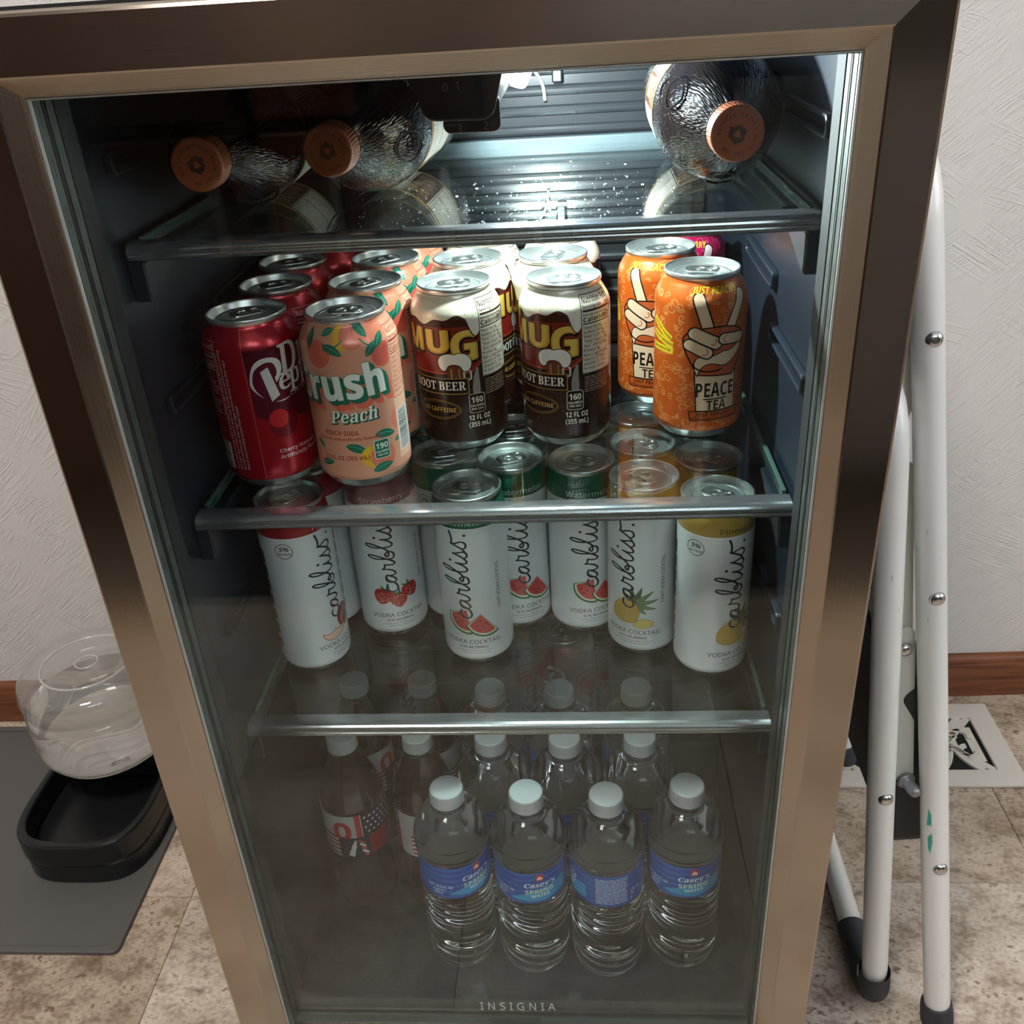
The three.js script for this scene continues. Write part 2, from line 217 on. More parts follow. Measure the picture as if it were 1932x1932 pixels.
// handwriting that runs up the slim cans
const SCRIPT = 'M1.0 0.95 C0.6 1.25 0 0.9 0.08 0.4 C0.15 -0.05 0.7 -0.12 1.2 0.35 C1.4 0.9 1.75 1.15 2.1 0.95 C1.5 1.2 1.15 0.8 1.22 0.35 C1.28 -0.1 1.85 0 2.1 0.95 C2.0 0.4 2.05 -0.02 2.4 0.1 C2.75 0.3 2.85 0.85 2.85 1.25 C3.0 1.0 3.2 0.98 3.4 1.0 C3.25 0.5 3.2 -0.02 3.55 0.06 C3.95 0.3 4.6 1.9 4.55 2.35 C4.45 2.7 4.1 2.1 4.05 1.4 L4.0 0.3 C4.05 -0.1 4.85 -0.1 4.85 0.45 C4.82 0.9 4.4 0.95 4.3 0.6 C4.6 0.42 4.9 0.5 5.05 0.62 C5.5 1.1 5.95 2.1 5.85 2.5 C5.7 2.75 5.4 2.2 5.38 1.4 C5.36 0.6 5.36 -0.02 5.75 0.08 C6.1 0.28 6.3 0.75 6.35 1.1 C6.28 0.5 6.25 -0.02 6.6 0.08 C7.0 0.28 7.25 0.85 7.4 1.3 C7.3 0.95 7.75 0.55 7.55 0.15 C7.35 -0.1 7.0 0 6.98 0.2 M7.55 0.15 C7.9 0.2 8.25 0.85 8.45 1.4 C8.35 1.0 8.85 0.6 8.65 0.2 C8.45 -0.08 8.0 0.02 8.0 0.25 M8.45 1.4 C8.7 1.2 9.3 1.3 9.75 1.5';
function melonWedge(L, x, y, s, t) { L.curve('M-10 4 C-8 -8 6 -12 15 -6 L2 14 Z', '#2f6e46', null, 0, x, y, s, t); L.curve('M-9 4 C-7 -6 6 -10 13.6 -4.6 L2 14 Z', '#dfe6cf', null, 0, x, y, s, t); L.curve('M-7.6 4 C-5 -4.6 6 -8 12 -3.4 L2 14 Z', '#cf4f4c', null, 0, x, y, s, t); for (const [a, b] of [[-2, 2], [3, 0], [5, 4], [1, 7], [0, -2]]) L.curve('M-0.5 0 C-0.7 1.4 0.7 1.4 0.5 0 Z', '#3a1a16', null, 0, x + a * s, y + b * s, s * 1.2, t); }
function berry(L, x, y, s, t) { L.curve('M0 -9 C7 -7 10 2 7 6 C3 9 -3 9 -7 6 C-10 2 -7 -7 0 -9 Z', '#b8272c', null, 0, x, y, s, t); for (let i = 0; i < 26; i++) L.dot(x + rr(-5, 5) * s, y + rr(-6, 5) * s, 0.35, '#f0d9a8', 0.5); L.curve('M0 6 L-8 9 L-3 7 L-5 12 L0 8 L3 13 L3 7 L9 9 Z', '#3d6b38', null, 0, x, y, s, t); }
function pineapple(L, x, y, s) {
  for (const [t, l] of [[1.2, 20], [0.7, 22], [0.2, 22], [-0.3, 20], [1.7, 18], [2.3, 15], [-0.8, 15]]) L.curve(`M-2 0 C-3 8 -1 ${l * 0.7} 0 ${l} C3 ${l * 0.6} 3 6 2 0 Z`, t > 1 ? '#4c6a48' : '#6d8a63', '#2d4630', 0.25, x + 3 * s, y + 8 * s, s, t - 1.55);
  L.curve('M-12 -8 C-14 4 -6 12 4 11 C14 9 14 -4 10 -11 C4 -16 -8 -15 -12 -8 Z', '#c9a54a', '#8a6a2a', 0.4, x - 5 * s, y, s); for (let i = -3; i < 4; i++) { L.curve('M-9 0 L9 6', null, '#a5822f', 0.35, x - 5 * s, y + i * 3 * s, s); L.curve('M-9 6 L9 0', null, '#e4cd86', 0.35, x - 5 * s, y + i * 3 * s - 2, s); }
  L.curve('M-7 -5 C-4 3 4 4 9 -2 C11 -8 -2 -10 -7 -5 Z', '#e2c96c', '#9a7b35', 0.35, x + 10 * s, y - 10 * s, s * 1.1);
}
function appleArt(L, x, y, s) { L.curve('M-6 -4 C-8 10 2 14 8 8 C13 0 10 -12 2 -12 C-2 -12 -5 -9 -6 -4 Z', '#8c2a2c', '#5c1718', 0.4, x + 4 * s, y + 3 * s, s); L.curve('M-2 -4 C0 4 4 6 7 5', null, '#d9a08c', 1.2, x + 4 * s, y + 2 * s, s); L.curve('M-12 2 C-12 -8 6 -12 12 4 C6 0 2 2 0 3 C-3 0 -8 0 -12 2 Z', '#ecc8b0', '#b5463c', 0.7, x - 6 * s, y - 9 * s, s); }
function slimArt(band, name, ink, fruit) {
  return label(SLK, 156, 1024, (L) => {
    L.fill('#d9dddf'); L.rect(-91, 134.6, 182, 22, band); L.rect(-91, 134, 182, 0.7, 'rgba(255,255,255,.7)');
    const x0 = -3 * DGS; fruit(L, x0 - 2, 40);
    for (const [dx, w] of [[0, 1.35], [-0.5, 0.9]]) L.curve(SCRIPT, null, '#1d2426', w, x0 + 1 + dx, 45 + dx * 0.5, 8.9, Math.PI / 2); L.dot(x0 - 13.8, 45 + 6.55 * 8.9, 1.2, '#1d2426'); L.dot(x0, 45 + 9.4 * 8.9, 1.2, '#1d2426');
    for (const a of [0, 180]) { const dx = a ? 90 : 0; L.text(name, -10 * DGS - dx, 137.4, 7, ink, { bold: false, sx: 1.1 }); }
    L.text('VODKA COCKTAIL', -4 * DGS, 17.6, 6, '#3c3a36', { bold: false, sx: 1.02 }); L.text('12 FL OZ (355mL)', -4 * DGS, 13, 3.4, '#3c3a36', { sx: 0.9 }); L.text('VODKA WITH NATURAL FLAVORS', -2 * DGS, 9.6, 2, '#9a9a96'); L.text('ARTIFICIAL COLOR ADDED', 0, 7, 2, '#9a9a96');
    L.text('CRAFT VODKA COCKTAIL', 49 * DGS, 50, 4.6, '#2e3434', { bold: false, turn: Math.PI / 2, align: 'left', sx: 0.95 });
    L.dot(-79 * DGS, 122.5, 7, null, 7, '#23282a', 0.5); L.text('5%', -79 * DGS, 122.8, 5.6, '#1d2224', { italic: true }); L.text('ALC/VOL', -79 * DGS, 118.8, 2.7, '#1d2224', { italic: true });
    for (let i = 0; i < 7; i++) { L.rect(-88, 16 + i * 15, 26, 11.6, '#1f2324'); L.lines(-86, 25 + i * 15, 21, 3, 3, 2.1, '#c8cccc'); }
  });
}
const slim = {
  apple: slimArt('#9c1a24', 'Apple', '#efd9d9', (L, x, y) => appleArt(L, x, y, 1)), strawberry: slimArt('#8f2433', 'Strawberry', '#e9d3d6', (L, x, y) => { berry(L, x - 11, y + 1, 1, -0.3); berry(L, x + 13, y + 4, 0.9, 0.4); berry(L, x + 2, y - 4, 0.95, 0.1); }),
  watermelon: slimArt('#12654c', 'Watermelon', '#d3e6dc', (L, x, y) => { melonWedge(L, x - 10, y + 1, 1.08, -0.45); melonWedge(L, x + 8, y - 6, 1.08, 0.05); }), pineapple: slimArt('#a98c45', 'Pineapple', '#4b3d20', (L, x, y) => pineapple(L, x, y + 2, 0.95)),
};
// water bottle wrap, flag wrap, dark-soda wrap
const waterArt = label(204, 38, 1280, (L) => {
  L.fill('#1a58b4'); for (let i = 0; i < 12; i++) L.curve('M-102 0 C-60 6 -30 -6 0 0 C30 6 70 -5 102 1', null, i % 2 ? '#2a6fc8' : '#14469a', 1.3, 0, i * 3.4, 1);
  for (const x of [0, 102]) {
    L.path([[x - 24, 5], [x - 8, 13], [x + 12, 18], [x + 30, 22], [x + 31, 6], [x + 8, 2]], '#3aa0d8'); L.rrect(x + 0.5, 27.5, 7.4, 8, 0.5, '#c2302c'); L.curve('M-2.6 -2.4 L-2.6 0 L0 2.6 L2.6 0 L2.6 -2.4 Z M-1 -1 L1 -1', '#f2e8e4', '#c2302c', 0.4, x + 4.2, 31.2, 1);
    L.text("Casey's", x + 4, 20, 8, '#f2f4f4', { italic: true, font: 'serif' }); L.text('SPRING', x + 4, 12.4, 7, '#d8ecc8', { sx: 1.05, turn: 0.03 }); L.text('WATER', x + 4.6, 7.6, 5, '#e8f2ea', { sx: 1.05, turn: 0.03 });
    L.text('NET 16.9 FL OZ', x - 31, 12.6, 4, '#dfe8f4', { sx: 0.85 }); L.text('(1.05 PT)', x - 32.4, 8.4, 3.6, '#dfe8f4', { sx: 0.85 }); L.text('500mL', x - 33.2, 4.6, 3.6, '#dfe8f4', { sx: 0.85 });
  }
  L.rect(38, 1, 34, 36, '#2458b0'); L.lines(40, 33, 29, 15, 2.1, 1.9, '#dfe8f4');
});
const flagArt = label(217, 52, 1024, (L) => {
  L.fill('#c9c6c2');
  for (const x of [-108, 0, 108]) {
    L.text('ol', x - 8, 22, 40, '#c22a2c', { sx: 1.0 }); L.rect(x + 8, 24, 40, 28, '#20264a'); for (let r = 0; r < 4; r++) for (let q = 0; q < 6; q++) L.curve('M0 2 L0.6 0.6 L2 0.6 L0.9 -0.3 L1.3 -1.8 L0 -0.9 L-1.3 -1.8 L-0.9 -0.3 L-2 0.6 L-0.6 0.6 Z', '#eceae6', null, 0, x + 12 + q * 6 + (r % 2) * 3, 47 - r * 6, 0.95);
    L.rect(x - 20, 0, 34, 25, '#1d2242'); L.rect(x + 14, 0, 34, 24, '#a32a30'); for (let r = 0; r < 5; r++) { L.rect(x - 44, r * 5.2, 24, 2.6, '#eceae6'); L.rect(x - 44, r * 5.2 + 2.6, 24, 2.6, '#b0242c'); }
    L.curve('M-3 0 L3 0 C4 6 2 8 3 13 C2.4 16 1.4 18 1.2 22 L-1.2 22 C-1.4 18 -2.4 16 -3 13 C-2 8 -4 6 -3 0 Z', '#eceae6', null, 0, x - 8, 2, 0.95, -0.35); for (let i = 0; i < 5; i++) { L.c.save(); L.c.translate(x + 5, -(19 - i * 3.6)); L.c.rotate(0.7); L.c.fillStyle = i % 2 ? '#eceae6' : '#c8484c'; L.c.fillRect(-4 + i * 1.2, -1.5, 8, 3); L.c.restore(); }
  }
});
const brownArt = label(226, 78, 1280, (L) => {
  L.fill('#3a1d12'); L.rect(-113, 74.5, 226, 3.5, '#a8843e'); L.rect(-113, 0, 226, 2.5, '#a8843e');
  for (let i = 0; i < 4; i++) { const x = -113 + i * 56.5; L.rect(x + 2, 4, 38, 68, '#cfcac0'); L.frame(x + 3, 5, 36, 66, '#3a1d12', 0.7); L.text('Nutrition Facts', x + 4, 64, 5.2, '#2c150c', { align: 'left', sx: 0.86 }); L.rect(x + 4, 60, 34, 1.4, '#3a1d12'); L.lines(x + 4, 57, 33, 17, 3.2, 2.6, '#2c150c'); L.rect(x + 4, 36, 34, 1.4, '#3a1d12'); L.text('ROOT', x + 48, 56, 8, '#c79a46', { font: 'serif', sx: 0.7 }); L.text('BEER', x + 48, 47, 8, '#c79a46', { font: 'serif', sx: 0.7 }); L.lines(x + 42, 40, 13, 10, 3, 2.2, '#cdb899'); }
});
const capArt = canvasTex(512, 512, (c) => {
  c.fillStyle = '#7c3a16'; c.fillRect(0, 0, 512, 512); c.translate(256, 256); c.fillStyle = c.strokeStyle = '#3a1606'; c.font = 'bold 50px sans-serif'; c.textAlign = 'center';
  const t = 'RECYCLE BOTTLE WITH CAP ON • '; for (let i = 0; i < t.length; i++) { c.save(); c.rotate((i / t.length) * Math.PI * 2); c.fillText(t[i], 0, -176); c.restore(); }
  c.scale(1.35, 1.35);
  for (let k = 0; k < 3; k++) {           // chasing arrows: a bent band and its head on each side of the triangle
    c.save(); c.rotate((k * 2 * Math.PI) / 3); c.beginPath(); c.moveTo(-70, 8); c.lineTo(-26, -66); c.lineTo(22, -66); c.lineTo(36, -42); c.lineTo(2, -22); c.lineTo(-8, -38); c.lineTo(-40, 20); c.closePath(); c.fill(); c.beginPath(); c.moveTo(52, -72); c.lineTo(58, -8); c.lineTo(2, -22); c.closePath(); c.fill(); c.restore();
  }
});
// ---------------------------------------------------------------- materials of the room
const wallBump = canvasTex(1024, 1024, (c) => {
  c.fillStyle = '#808080'; c.fillRect(0, 0, 1024, 1024);
  for (let i = 0; i < 420; i++) {            // patches of combed strokes, mostly falling one way
    const x = rr(0, 1024), y = rr(0, 1024), a = rr(-0.95, -0.55) + (rnd() < 0.16 ? 1.2 : 0), n = 6 + Math.floor(rr(0, 12)), l = rr(40, 150), gap = rr(5, 9);
    for (let k = 0; k < n; k++) for (const [ox, oy] of [[0, 0], [-1024, 0], [0, -1024], [1024, 0], [0, 1024]]) {
      c.save(); c.translate(x + ox, y + oy); c.rotate(a); const s = rr(0, l * 0.3), e = l * rr(0.6, 1), yy = k * gap, v = rnd() < 0.5 ? 255 : 20; c.strokeStyle = `rgba(${v},${v},${v},${rr(0.2, 0.75)})`; c.lineWidth = rr(1, 3); c.beginPath(); c.moveTo(s, yy); c.quadraticCurveTo((s + e) / 2, yy + rr(-3, 3), e, yy + rr(-2, 2)); c.stroke(); c.restore();
    }
  }
}, { srgb: false, repeat: [1, 1] });
wallBump.wrapS = wallBump.wrapT = THREE.RepeatWrapping;
const wallTint = dataTex(512, 512, (u, v) => { const a = 0.5 * fbm(u * 5, v * 5) * Math.sin(Math.PI * u) * Math.sin(Math.PI * v), b = 0.25 * noise2(u * 40, v * 40); const k = 0.86 + 0.05 * a + 0.02 * b; return [k, k * (0.985 - 0.01 * a), k * (0.965 + 0.02 * a)]; }, true);
const wallMat = std(0xffffff, 0.75, 0, { map: wallTint, bumpMap: wallBump, bumpScale: 0.0009 });
const uvScale = (g, s) => { const P = g.attributes.position, N = g.attributes.normal, U = g.attributes.uv; for (let i = 0; i < P.count; i++) { const ax = Math.abs(N.getX(i)), ay = Math.abs(N.getY(i)); if (ay > 0.7) U.setXY(i, P.getX(i) / s, P.getZ(i) / s); else if (ax > 0.7) U.setXY(i, P.getZ(i) / s, P.getY(i) / s); else U.setXY(i, P.getX(i) / s, P.getY(i) / s); } return g; };
const plainWall = std(lin(0.62, 0.56, 0.48), 0.85);
const ceilingMat = std(lin(0.72, 0.7, 0.66), 0.9);
// stone-look floor
const stone = dataTex(1024, 1024, (u, v) => {
  const tile = (f) => { const a = f(u, v), b = f(u - 1, v), c = f(u, v - 1), d = f(u - 1, v - 1), wu = u, wv = v; return (a * (1 - wu) + b * wu) * (1 - wv) + (c * (1 - wu) + d * wu) * wv; };
  const big = tile((x, y) => fbm(x * 4.2, y * 6, 4)), mid = tile((x, y) => fbm(x * 20 + 40, y * 29, 4)), fine = tile((x, y) => fbm(x * 90 + 9, y * 130, 3)), vein = tile((x, y) => 1 - Math.abs(fbm(x * 5 + 80, y * 7 + 20, 4)) * 3.2);
  let k = 0.68 + 0.75 * big + 0.95 * mid + 0.75 * fine; const spot = Math.max(0, mid + fine * 0.8 - 0.22) * 1.3, br = Math.max(0, vein) ** 6 * 0.35;
  k = Math.max(0, Math.min(1, k)); const m = (a, b) => a + (b - a) * k, dark = Math.min(0.85, spot * 1.45 + br * 1.6);
  return [m(0.56, 0.86) * (1 - dark * 0.52), m(0.49, 0.81) * (1 - dark * 0.6), m(0.42, 0.75) * (1 - dark * 0.67)];
}, true);
const stoneMat = std(0xffffff, 0.5, 0, { map: stone }), jointMat = std(lin(0.3, 0.24, 0.19), 0.9);
// oak
const oak = dataTex(1024, 256, (u, v) => { const w = fbm(u * 2.2, v * 3.4, 3), ring = Math.sin((v * 26 + w * 9 + Math.sin(u * 6.28) * 0.6)), g = fbm(u * 14, v * 120, 3); const k = 0.55 + 0.17 * ring + 0.25 * g, d = Math.max(0, fbm(u * 3 + 5, v * 14, 3) - 0.12) * 1.6; return [(0.4 + 0.16 * k) * (1 - d * 0.5), (0.225 + 0.12 * k) * (1 - d * 0.58), (0.135 + 0.075 * k) * (1 - d * 0.58)]; }, true);
const oakMat = std(0xffffff, 0.42, 0, { map: oak });

// ---------------------------------------------------------------- the room
const floor = structGroup('floor');
part('floor_slab', span(-1.95, 1.95, -0.06, -0.0032, -0.75, 2.05), jointMat, floor);
const PITCH = 0.305, cols = [-1.902, -1.597, -1.292, -0.987, -0.682, -0.377, -0.072, 0.233, 0.538, 0.843, 1.148, 1.453];
function tileGeo(w, d) {
  const b = 0.0005, h = 0.0007, g = new THREE.BufferGeometry(), p = [], n = [], u = [], ou = rnd(), ov = rnd(), put = (v, nn) => { p.push(...v); n.push(...nn); u.push(v[0] / 0.85 + ou, v[2] / 0.85 + ov); };
  const T = [[b, 0, b], [b, 0, d - b], [w - b, 0, d - b], [w - b, 0, b]], B = [[0, -h, 0], [0, -h, d], [w, -h, d], [w, -h, 0]], L = B.map((q) => [q[0], -0.0032, q[2]]);
  const quad = (a, b2, c, e, nn) => [a, b2, c, a, c, e].forEach((q) => put(q, nn));
  quad(T[0], T[1], T[2], T[3], [0, 1, 0]);
  [[-1, 0, 0], [0, 0, 1], [1, 0, 0], [0, 0, -1]].forEach((nn, i) => { const j = (i + 1) % 4, m = V(nn).add(new THREE.Vector3(0, 1.2, 0)).normalize().toArray(); quad(B[i], B[j], T[j], T[i], m); quad(L[i], L[j], B[j], B[i], nn); });
  g.setAttribute('position', new THREE.Float32BufferAttribute(p, 3)); g.setAttribute('normal', new THREE.Float32BufferAttribute(n, 3)); g.setAttribute('uv', new THREE.Float32BufferAttribute(u, 2)); return g;
}
let tileNo = 0;
const tileKinds = Array.from({ length: 14 }, () => tileGeo(PITCH - 0.0006, PITCH - 0.0006));
const tileMats = [0xffffff, 0xf4efe8, 0xece6de, 0xfaf4ee].map((c) => { const m = stoneMat.clone(); m.color = C(c); return m; });
cols.forEach((x, i) => { for (let z = (x > 0.1 ? -0.2435 : -0.2205) - 2 * PITCH + (i % 2 && x < -0.4 ? 0 : 0); z < 1.95; z += PITCH) { const t = part('tile' + (tileNo ? '_' + String(tileNo).padStart(3, '0') : ''), tileKinds[tileNo % 14], tileMats[(tileNo * 7) % 4], floor, [x + 0.0003, 0, z + 0.0003]); tileNo++; } });

const WALL_TURN = 0.0259, wz = -0.54;
struct('wall_back', uvScale(box(4.4, 2.5, 0.1, 0, 1.2, -0.05), 0.52), wallMat, [0, 0, wz], [0, WALL_TURN, 0]);
{ const s = new THREE.Shape(); s.moveTo(0, 0); s.lineTo(0.0125, 0); s.lineTo(0.0125, 0.046); s.bezierCurveTo(0.0125, 0.05, 0.0105, 0.051, 0.0105, 0.053); s.bezierCurveTo(0.0105, 0.06, 0.006, 0.0615, 0.003, 0.062); s.lineTo(0, 0.062); s.closePath();
  const g = new THREE.ExtrudeGeometry(s, { depth: 3.8, bevelEnabled: false, curveSegments: 8 }).rotateY(-Math.PI / 2).translate(1.9, 0, 0), P = g.attributes.position, U = g.attributes.uv;
  for (let i = 0; i < P.count; i++) U.setXY(i, P.getX(i) / 0.9, P.getY(i) / 0.13 + P.getZ(i) / 0.13);
  struct('baseboard_back', g, oakMat, [0, 0.0005, wz], [0, WALL_TURN, 0]); }
struct('wall_left', uvScale(span(-2.05, -1.95, -0.06, 2.45, -0.75, 2.15), 0.52), plainWall);
const WZ0 = -0.05, WZ1 = 1.3, WY0 = 0.95, WY1 = 2.1;
struct('wall_right', [span(1.95, 2.05, -0.06, 2.45, -0.75, WZ0), span(1.95, 2.05, -0.06, 2.45, WZ1, 2.15), span(1.95, 2.05, -0.06, WY0, WZ0, WZ1), span(1.95, 2.05, WY1, 2.45, WZ0, WZ1)], plainWall);
struct('ceiling', span(-2.05, 2.05, 2.4, 2.5, -0.75, 2.15), ceilingMat);
const FX0 = 0.05, FX1 = 1.35, FY0 = 1.42, FY1 = 2.22;
struct('wall_front', [span(-2.05, FX0, -0.06, 2.45, 1.95, 2.05), span(FX1, 2.05, -0.06, 2.45, 1.95, 2.05), span(FX0, FX1, -0.06, FY0, 1.95, 2.05), span(FX0, FX1, FY1, 2.45, 1.95, 2.05)], plainWall);
const win = structGroup('window_1'), whitePaint = std(lin(0.75, 0.75, 0.73), 0.5);
for (const [a, b, c, d] of [[WZ0, WZ1, WY0, WY0 + 0.05], [WZ0, WZ1, WY1 - 0.05, WY1], [WZ0, WZ0 + 0.05, WY0 + 0.05, WY1 - 0.05], [WZ1 - 0.05, WZ1, WY0 + 0.05, WY1 - 0.05], [0.62, 0.67, WY0 + 0.05, WY1 - 0.05]]) part('window_frame', span(1.96, 2.04, c, d, a, b, 0.004), whitePaint, win);
const windowGlass = phys({ color: 0xffffff, roughness: 0, transmission: 1, thickness: 0, ior: 1.45 });
for (const [a, b] of [[WZ0 + 0.05, 0.62], [0.67, WZ1 - 0.05]]) part('pane', span(1.998, 2.002, WY0 + 0.05, WY1 - 0.05, a, b), windowGlass, win);
const win2 = structGroup('window_2');
for (const [a, b, c, d] of [[FX0, FX1, FY0, FY0 + 0.05], [FX0, FX1, FY1 - 0.05, FY1], [FX0, FX0 + 0.05, FY0 + 0.05, FY1 - 0.05], [FX1 - 0.05, FX1, FY0 + 0.05, FY1 - 0.05], [0.675, 0.725, FY0 + 0.05, FY1 - 0.05]]) part('window_frame', span(a, b, c, d, 1.96, 2.04, 0.004), whitePaint, win2);
for (const [a, b] of [[FX0 + 0.05, 0.675], [0.725, FX1 - 0.05]]) part('pane', span(a, b, FY0 + 0.05, FY1 - 0.05, 1.998, 2.002), windowGlass, win2);
{ // flush ceiling lamp
  const l = thing('ceiling_lamp', 'square white flush lamp on the kitchen ceiling above the aisle', 'lamp', [-0.5, 2.398, 0.72]);
  part('frame', [span(-0.22, 0.22, -0.05, 0, -0.22, -0.2), span(-0.22, 0.22, -0.05, 0, 0.2, 0.22), span(-0.22, -0.2, -0.05, 0, -0.2, 0.2), span(0.2, 0.22, -0.05, 0, -0.2, 0.2)], whitePaint, l);
  part('diffuser', span(-0.2, 0.2, -0.044, -0.03, -0.2, 0.2), std(0xffffff, 0.6, 0, { emissive: lin(1, 0.955, 0.9), emissiveIntensity: 2.5 }), l);
  const a = new THREE.RectAreaLight(lin(1, 0.955, 0.9), CEILING_LAMP, 0.4, 0.4); a.name = 'ceiling_lamp_glow'; a.position.set(-0.5, 2.35, 0.72); a.rotation.x = -Math.PI / 2; a.castShadow = true; scene.add(a);
}
{ // brown kitchen units across the aisle: the dark shapes that the steel and the glass door mirror
  const wood = dataTex(256, 512, (u, v) => { const g = fbm(u * 30, v * 3, 3), k = 0.5 + 0.3 * g; return [0.2 + 0.09 * k, 0.11 + 0.06 * k, 0.06 + 0.035 * k]; }, true), m = std(0xffffff, 0.4, 0, { map: wood }), dark = std(lin(0.02, 0.018, 0.016), 0.7), knobM = std(lin(0.5, 0.45, 0.38), 0.3, 1);
  const pale = m.clone(); pale.color = new THREE.Color(2.3, 2.1, 1.9); const unit = (x0, x1, kind, m2 = m) => { const t = thing('kitchen_cabinet', kind, 'cabinet', [0, 0, 0], 0); part('carcass', [span(x0, x1, 0.09, 0.86, 1.07, 1.9), span(x0, x1, 0.001, 0.09, 1.13, 1.9)], m, t); const d = part('door', span(x0 + 0.01, x1 - 0.01, 0.11, 0.68, 1.049, 1.069, 0.004), m2, t); part('handle', span(x1 - 0.06, x1 - 0.048, 0.5, 0.62, 1.02, 1.049, 0.004), knobM, d); part('drawer', span(x0 + 0.01, x1 - 0.01, 0.7, 0.85, 1.049, 1.069, 0.004), m2, t); };
  unit(-1.9, -1.31, 'brown wooden base cabinet at the far end of the aisle by the wall'); unit(-1.3, -0.71, 'brown wooden base cabinet second along the aisle opposite'); unit(-0.7, -0.44, 'brown wooden base cabinet third along the aisle opposite'); unit(-0.43, -0.25, 'narrow base cabinet with paler wood fronts, farther from the dishwasher', pale); unit(-0.24, -0.08, 'narrow brown base cabinet between the two paler fronted ones'); unit(-0.07, 0.06, 'narrow base cabinet with paler wood fronts, nearer the dishwasher', pale); unit(0.07, 0.29, 'brown wooden base cabinet directly beside the dishwasher');
  const dw = thing('dishwasher', 'dark grey dishwasher between the brown base cabinets', 'dishwasher'); part('body', span(0.3, 0.89, 0.09, 0.86, 1.07, 1.9), dark, dw); part('door', span(0.305, 0.885, 0.1, 0.72, 1.045, 1.069, 0.004), std(lin(0.16, 0.15, 0.15), 0.45), dw); part('control_strip', span(0.305, 0.885, 0.73, 0.855, 1.045, 1.069, 0.004), dark, dw); part('kickboard', span(0.3, 0.89, 0.001, 0.09, 1.13, 1.9), dark, dw);
  unit(0.9, 1.9, 'wide brown wooden base cabinet beyond the dishwasher');
  const top = thing('countertop', 'dark speckled countertop over the brown base cabinets', 'countertop'); part('slab', span(-1.92, 1.92, 0.861, 0.9, 1.03, 1.93, 0.006), std(lin(0.16, 0.11, 0.07), 0.35), top);
  const rug = thing('kitchen_mat', 'dark brown kitchen mat on the tiles along the cabinets across the aisle', 'mat'); part('mat_sheet', span(-1.5, 1.4, 0.0003, 0.009, 0.78, 1.12, 0.004), std(lin(0.03, 0.022, 0.017), 0.9), rug);
  const wallUnit = (x0, x1, kind) => { const t = thing('wall_cabinet', kind, 'cabinet'); part('carcass', span(x0, x1, 0.9005, 2.2, 1.25, 1.9), m, t); const n = x1 - x0 > 0.8 ? 2 : 1; for (let i = 0; i < n; i++) { const a = x0 + ((x1 - x0) * i) / n + 0.01, b = x0 + ((x1 - x0) * (i + 1)) / n - 0.01, d = part('door', span(a, b, 0.93, 2.18, 1.229, 1.249, 0.004), m, t); part('handle', span(b - 0.05, b - 0.038, 1.05, 1.17, 1.2, 1.229, 0.004), knobM, d); } };
  wallUnit(-1.9, -0.71, 'tall brown pantry cabinet with two doors at the far end of the counter'); const back = thing('backsplash_board', 'brown wooden board behind the counter below the window', 'panel'); part('board', span(-0.7, 1.9, 0.901, 1.38, 1.86, 1.94), m, back);
}
// ---------------------------------------------------------------- the beverage cooler
const H1 = 0.7374, H2 = 0.5537, H3 = 0.3681, H4 = 0.07;
const liner = phys({ color: lin(0.0105, 0.016, 0.026), roughness: 0.4, clearcoat: 0.15, clearcoatRoughness: 0.3 });
const blackPl = std(lin(0.012, 0.012, 0.013), 0.4), blackMatte = std(lin(0.015, 0.015, 0.016), 0.7), greyEdge = std(lin(0.16, 0.17, 0.16), 0.5, 0.3);
const brushH = dataTex(256, 512, (u, v, x, y) => { const s = 0.5 + 0.5 * noise2(u * 3, y * 0.9) * 0.7 + 0.12 * noise2(u * 30, y * 1.7); return [s]; });
const steel = (rep, rot) => { const b = brushH.clone(); b.wrapS = b.wrapT = THREE.RepeatWrapping; b.repeat.set(...rep); b.needsUpdate = true; return phys({ color: lin(0.4, 0.345, 0.29), metalness: 1, roughness: 0.2, anisotropy: 0.8, anisotropyRotation: rot, bumpMap: b, bumpScale: 0.00002 }); };
const steelMat = steel([1, 1], Math.PI / 2);
const paneGlass = phys({ color: lin(0.97, 0.985, 0.98), roughness: 0, transmission: 1, thickness: 0, ior: 1.5, specularIntensity: 0.4 });
const cooler = thing('beverage_cooler', 'beverage cooler with a glass door in a brushed steel frame and a lit black interior', 'refrigerator');
part('cabinet', [span(-0.222, -0.2055, 0.03, 0.862, -0.435, -0.037), span(0.2055, 0.222, 0.03, 0.862, -0.435, -0.037), span(-0.2055, 0.2055, 0.841, 0.862, -0.435, -0.037), span(-0.2055, 0.2055, 0.03, 0.066, -0.435, -0.037), span(-0.2055, 0.2055, 0.066, 0.841, -0.435, -0.402)], std(lin(0.014, 0.014, 0.015), 0.5), cooler);
for (const [x, z] of [[-0.19, -0.07], [0.19, -0.07], [-0.19, -0.4], [0.19, -0.4]]) part('foot', lathe(rounded([[0, 0], [0.018, 0], [0.018, 0.012], [0.008, 0.014], [0.008, 0.0302]], 2), 20), blackMatte, cooler, [x, 0.0003, z]);
part('side_liner', span(-0.2052, -0.2035, 0.066, 0.8408, -0.398, -0.0375), liner, cooler); part('side_liner', span(0.2035, 0.2052, 0.066, 0.8408, -0.398, -0.0375), liner, cooler);
part('top_liner', span(-0.2035, 0.2035, 0.8385, 0.8408, -0.398, -0.0375), liner, cooler); part('back_liner', span(-0.2035, 0.2035, 0.07, 0.8385, -0.4015, -0.398), liner, cooler);
part('bottom_liner', span(-0.2035, 0.2035, 0.0665, 0.0698, -0.398, -0.0375), liner, cooler);
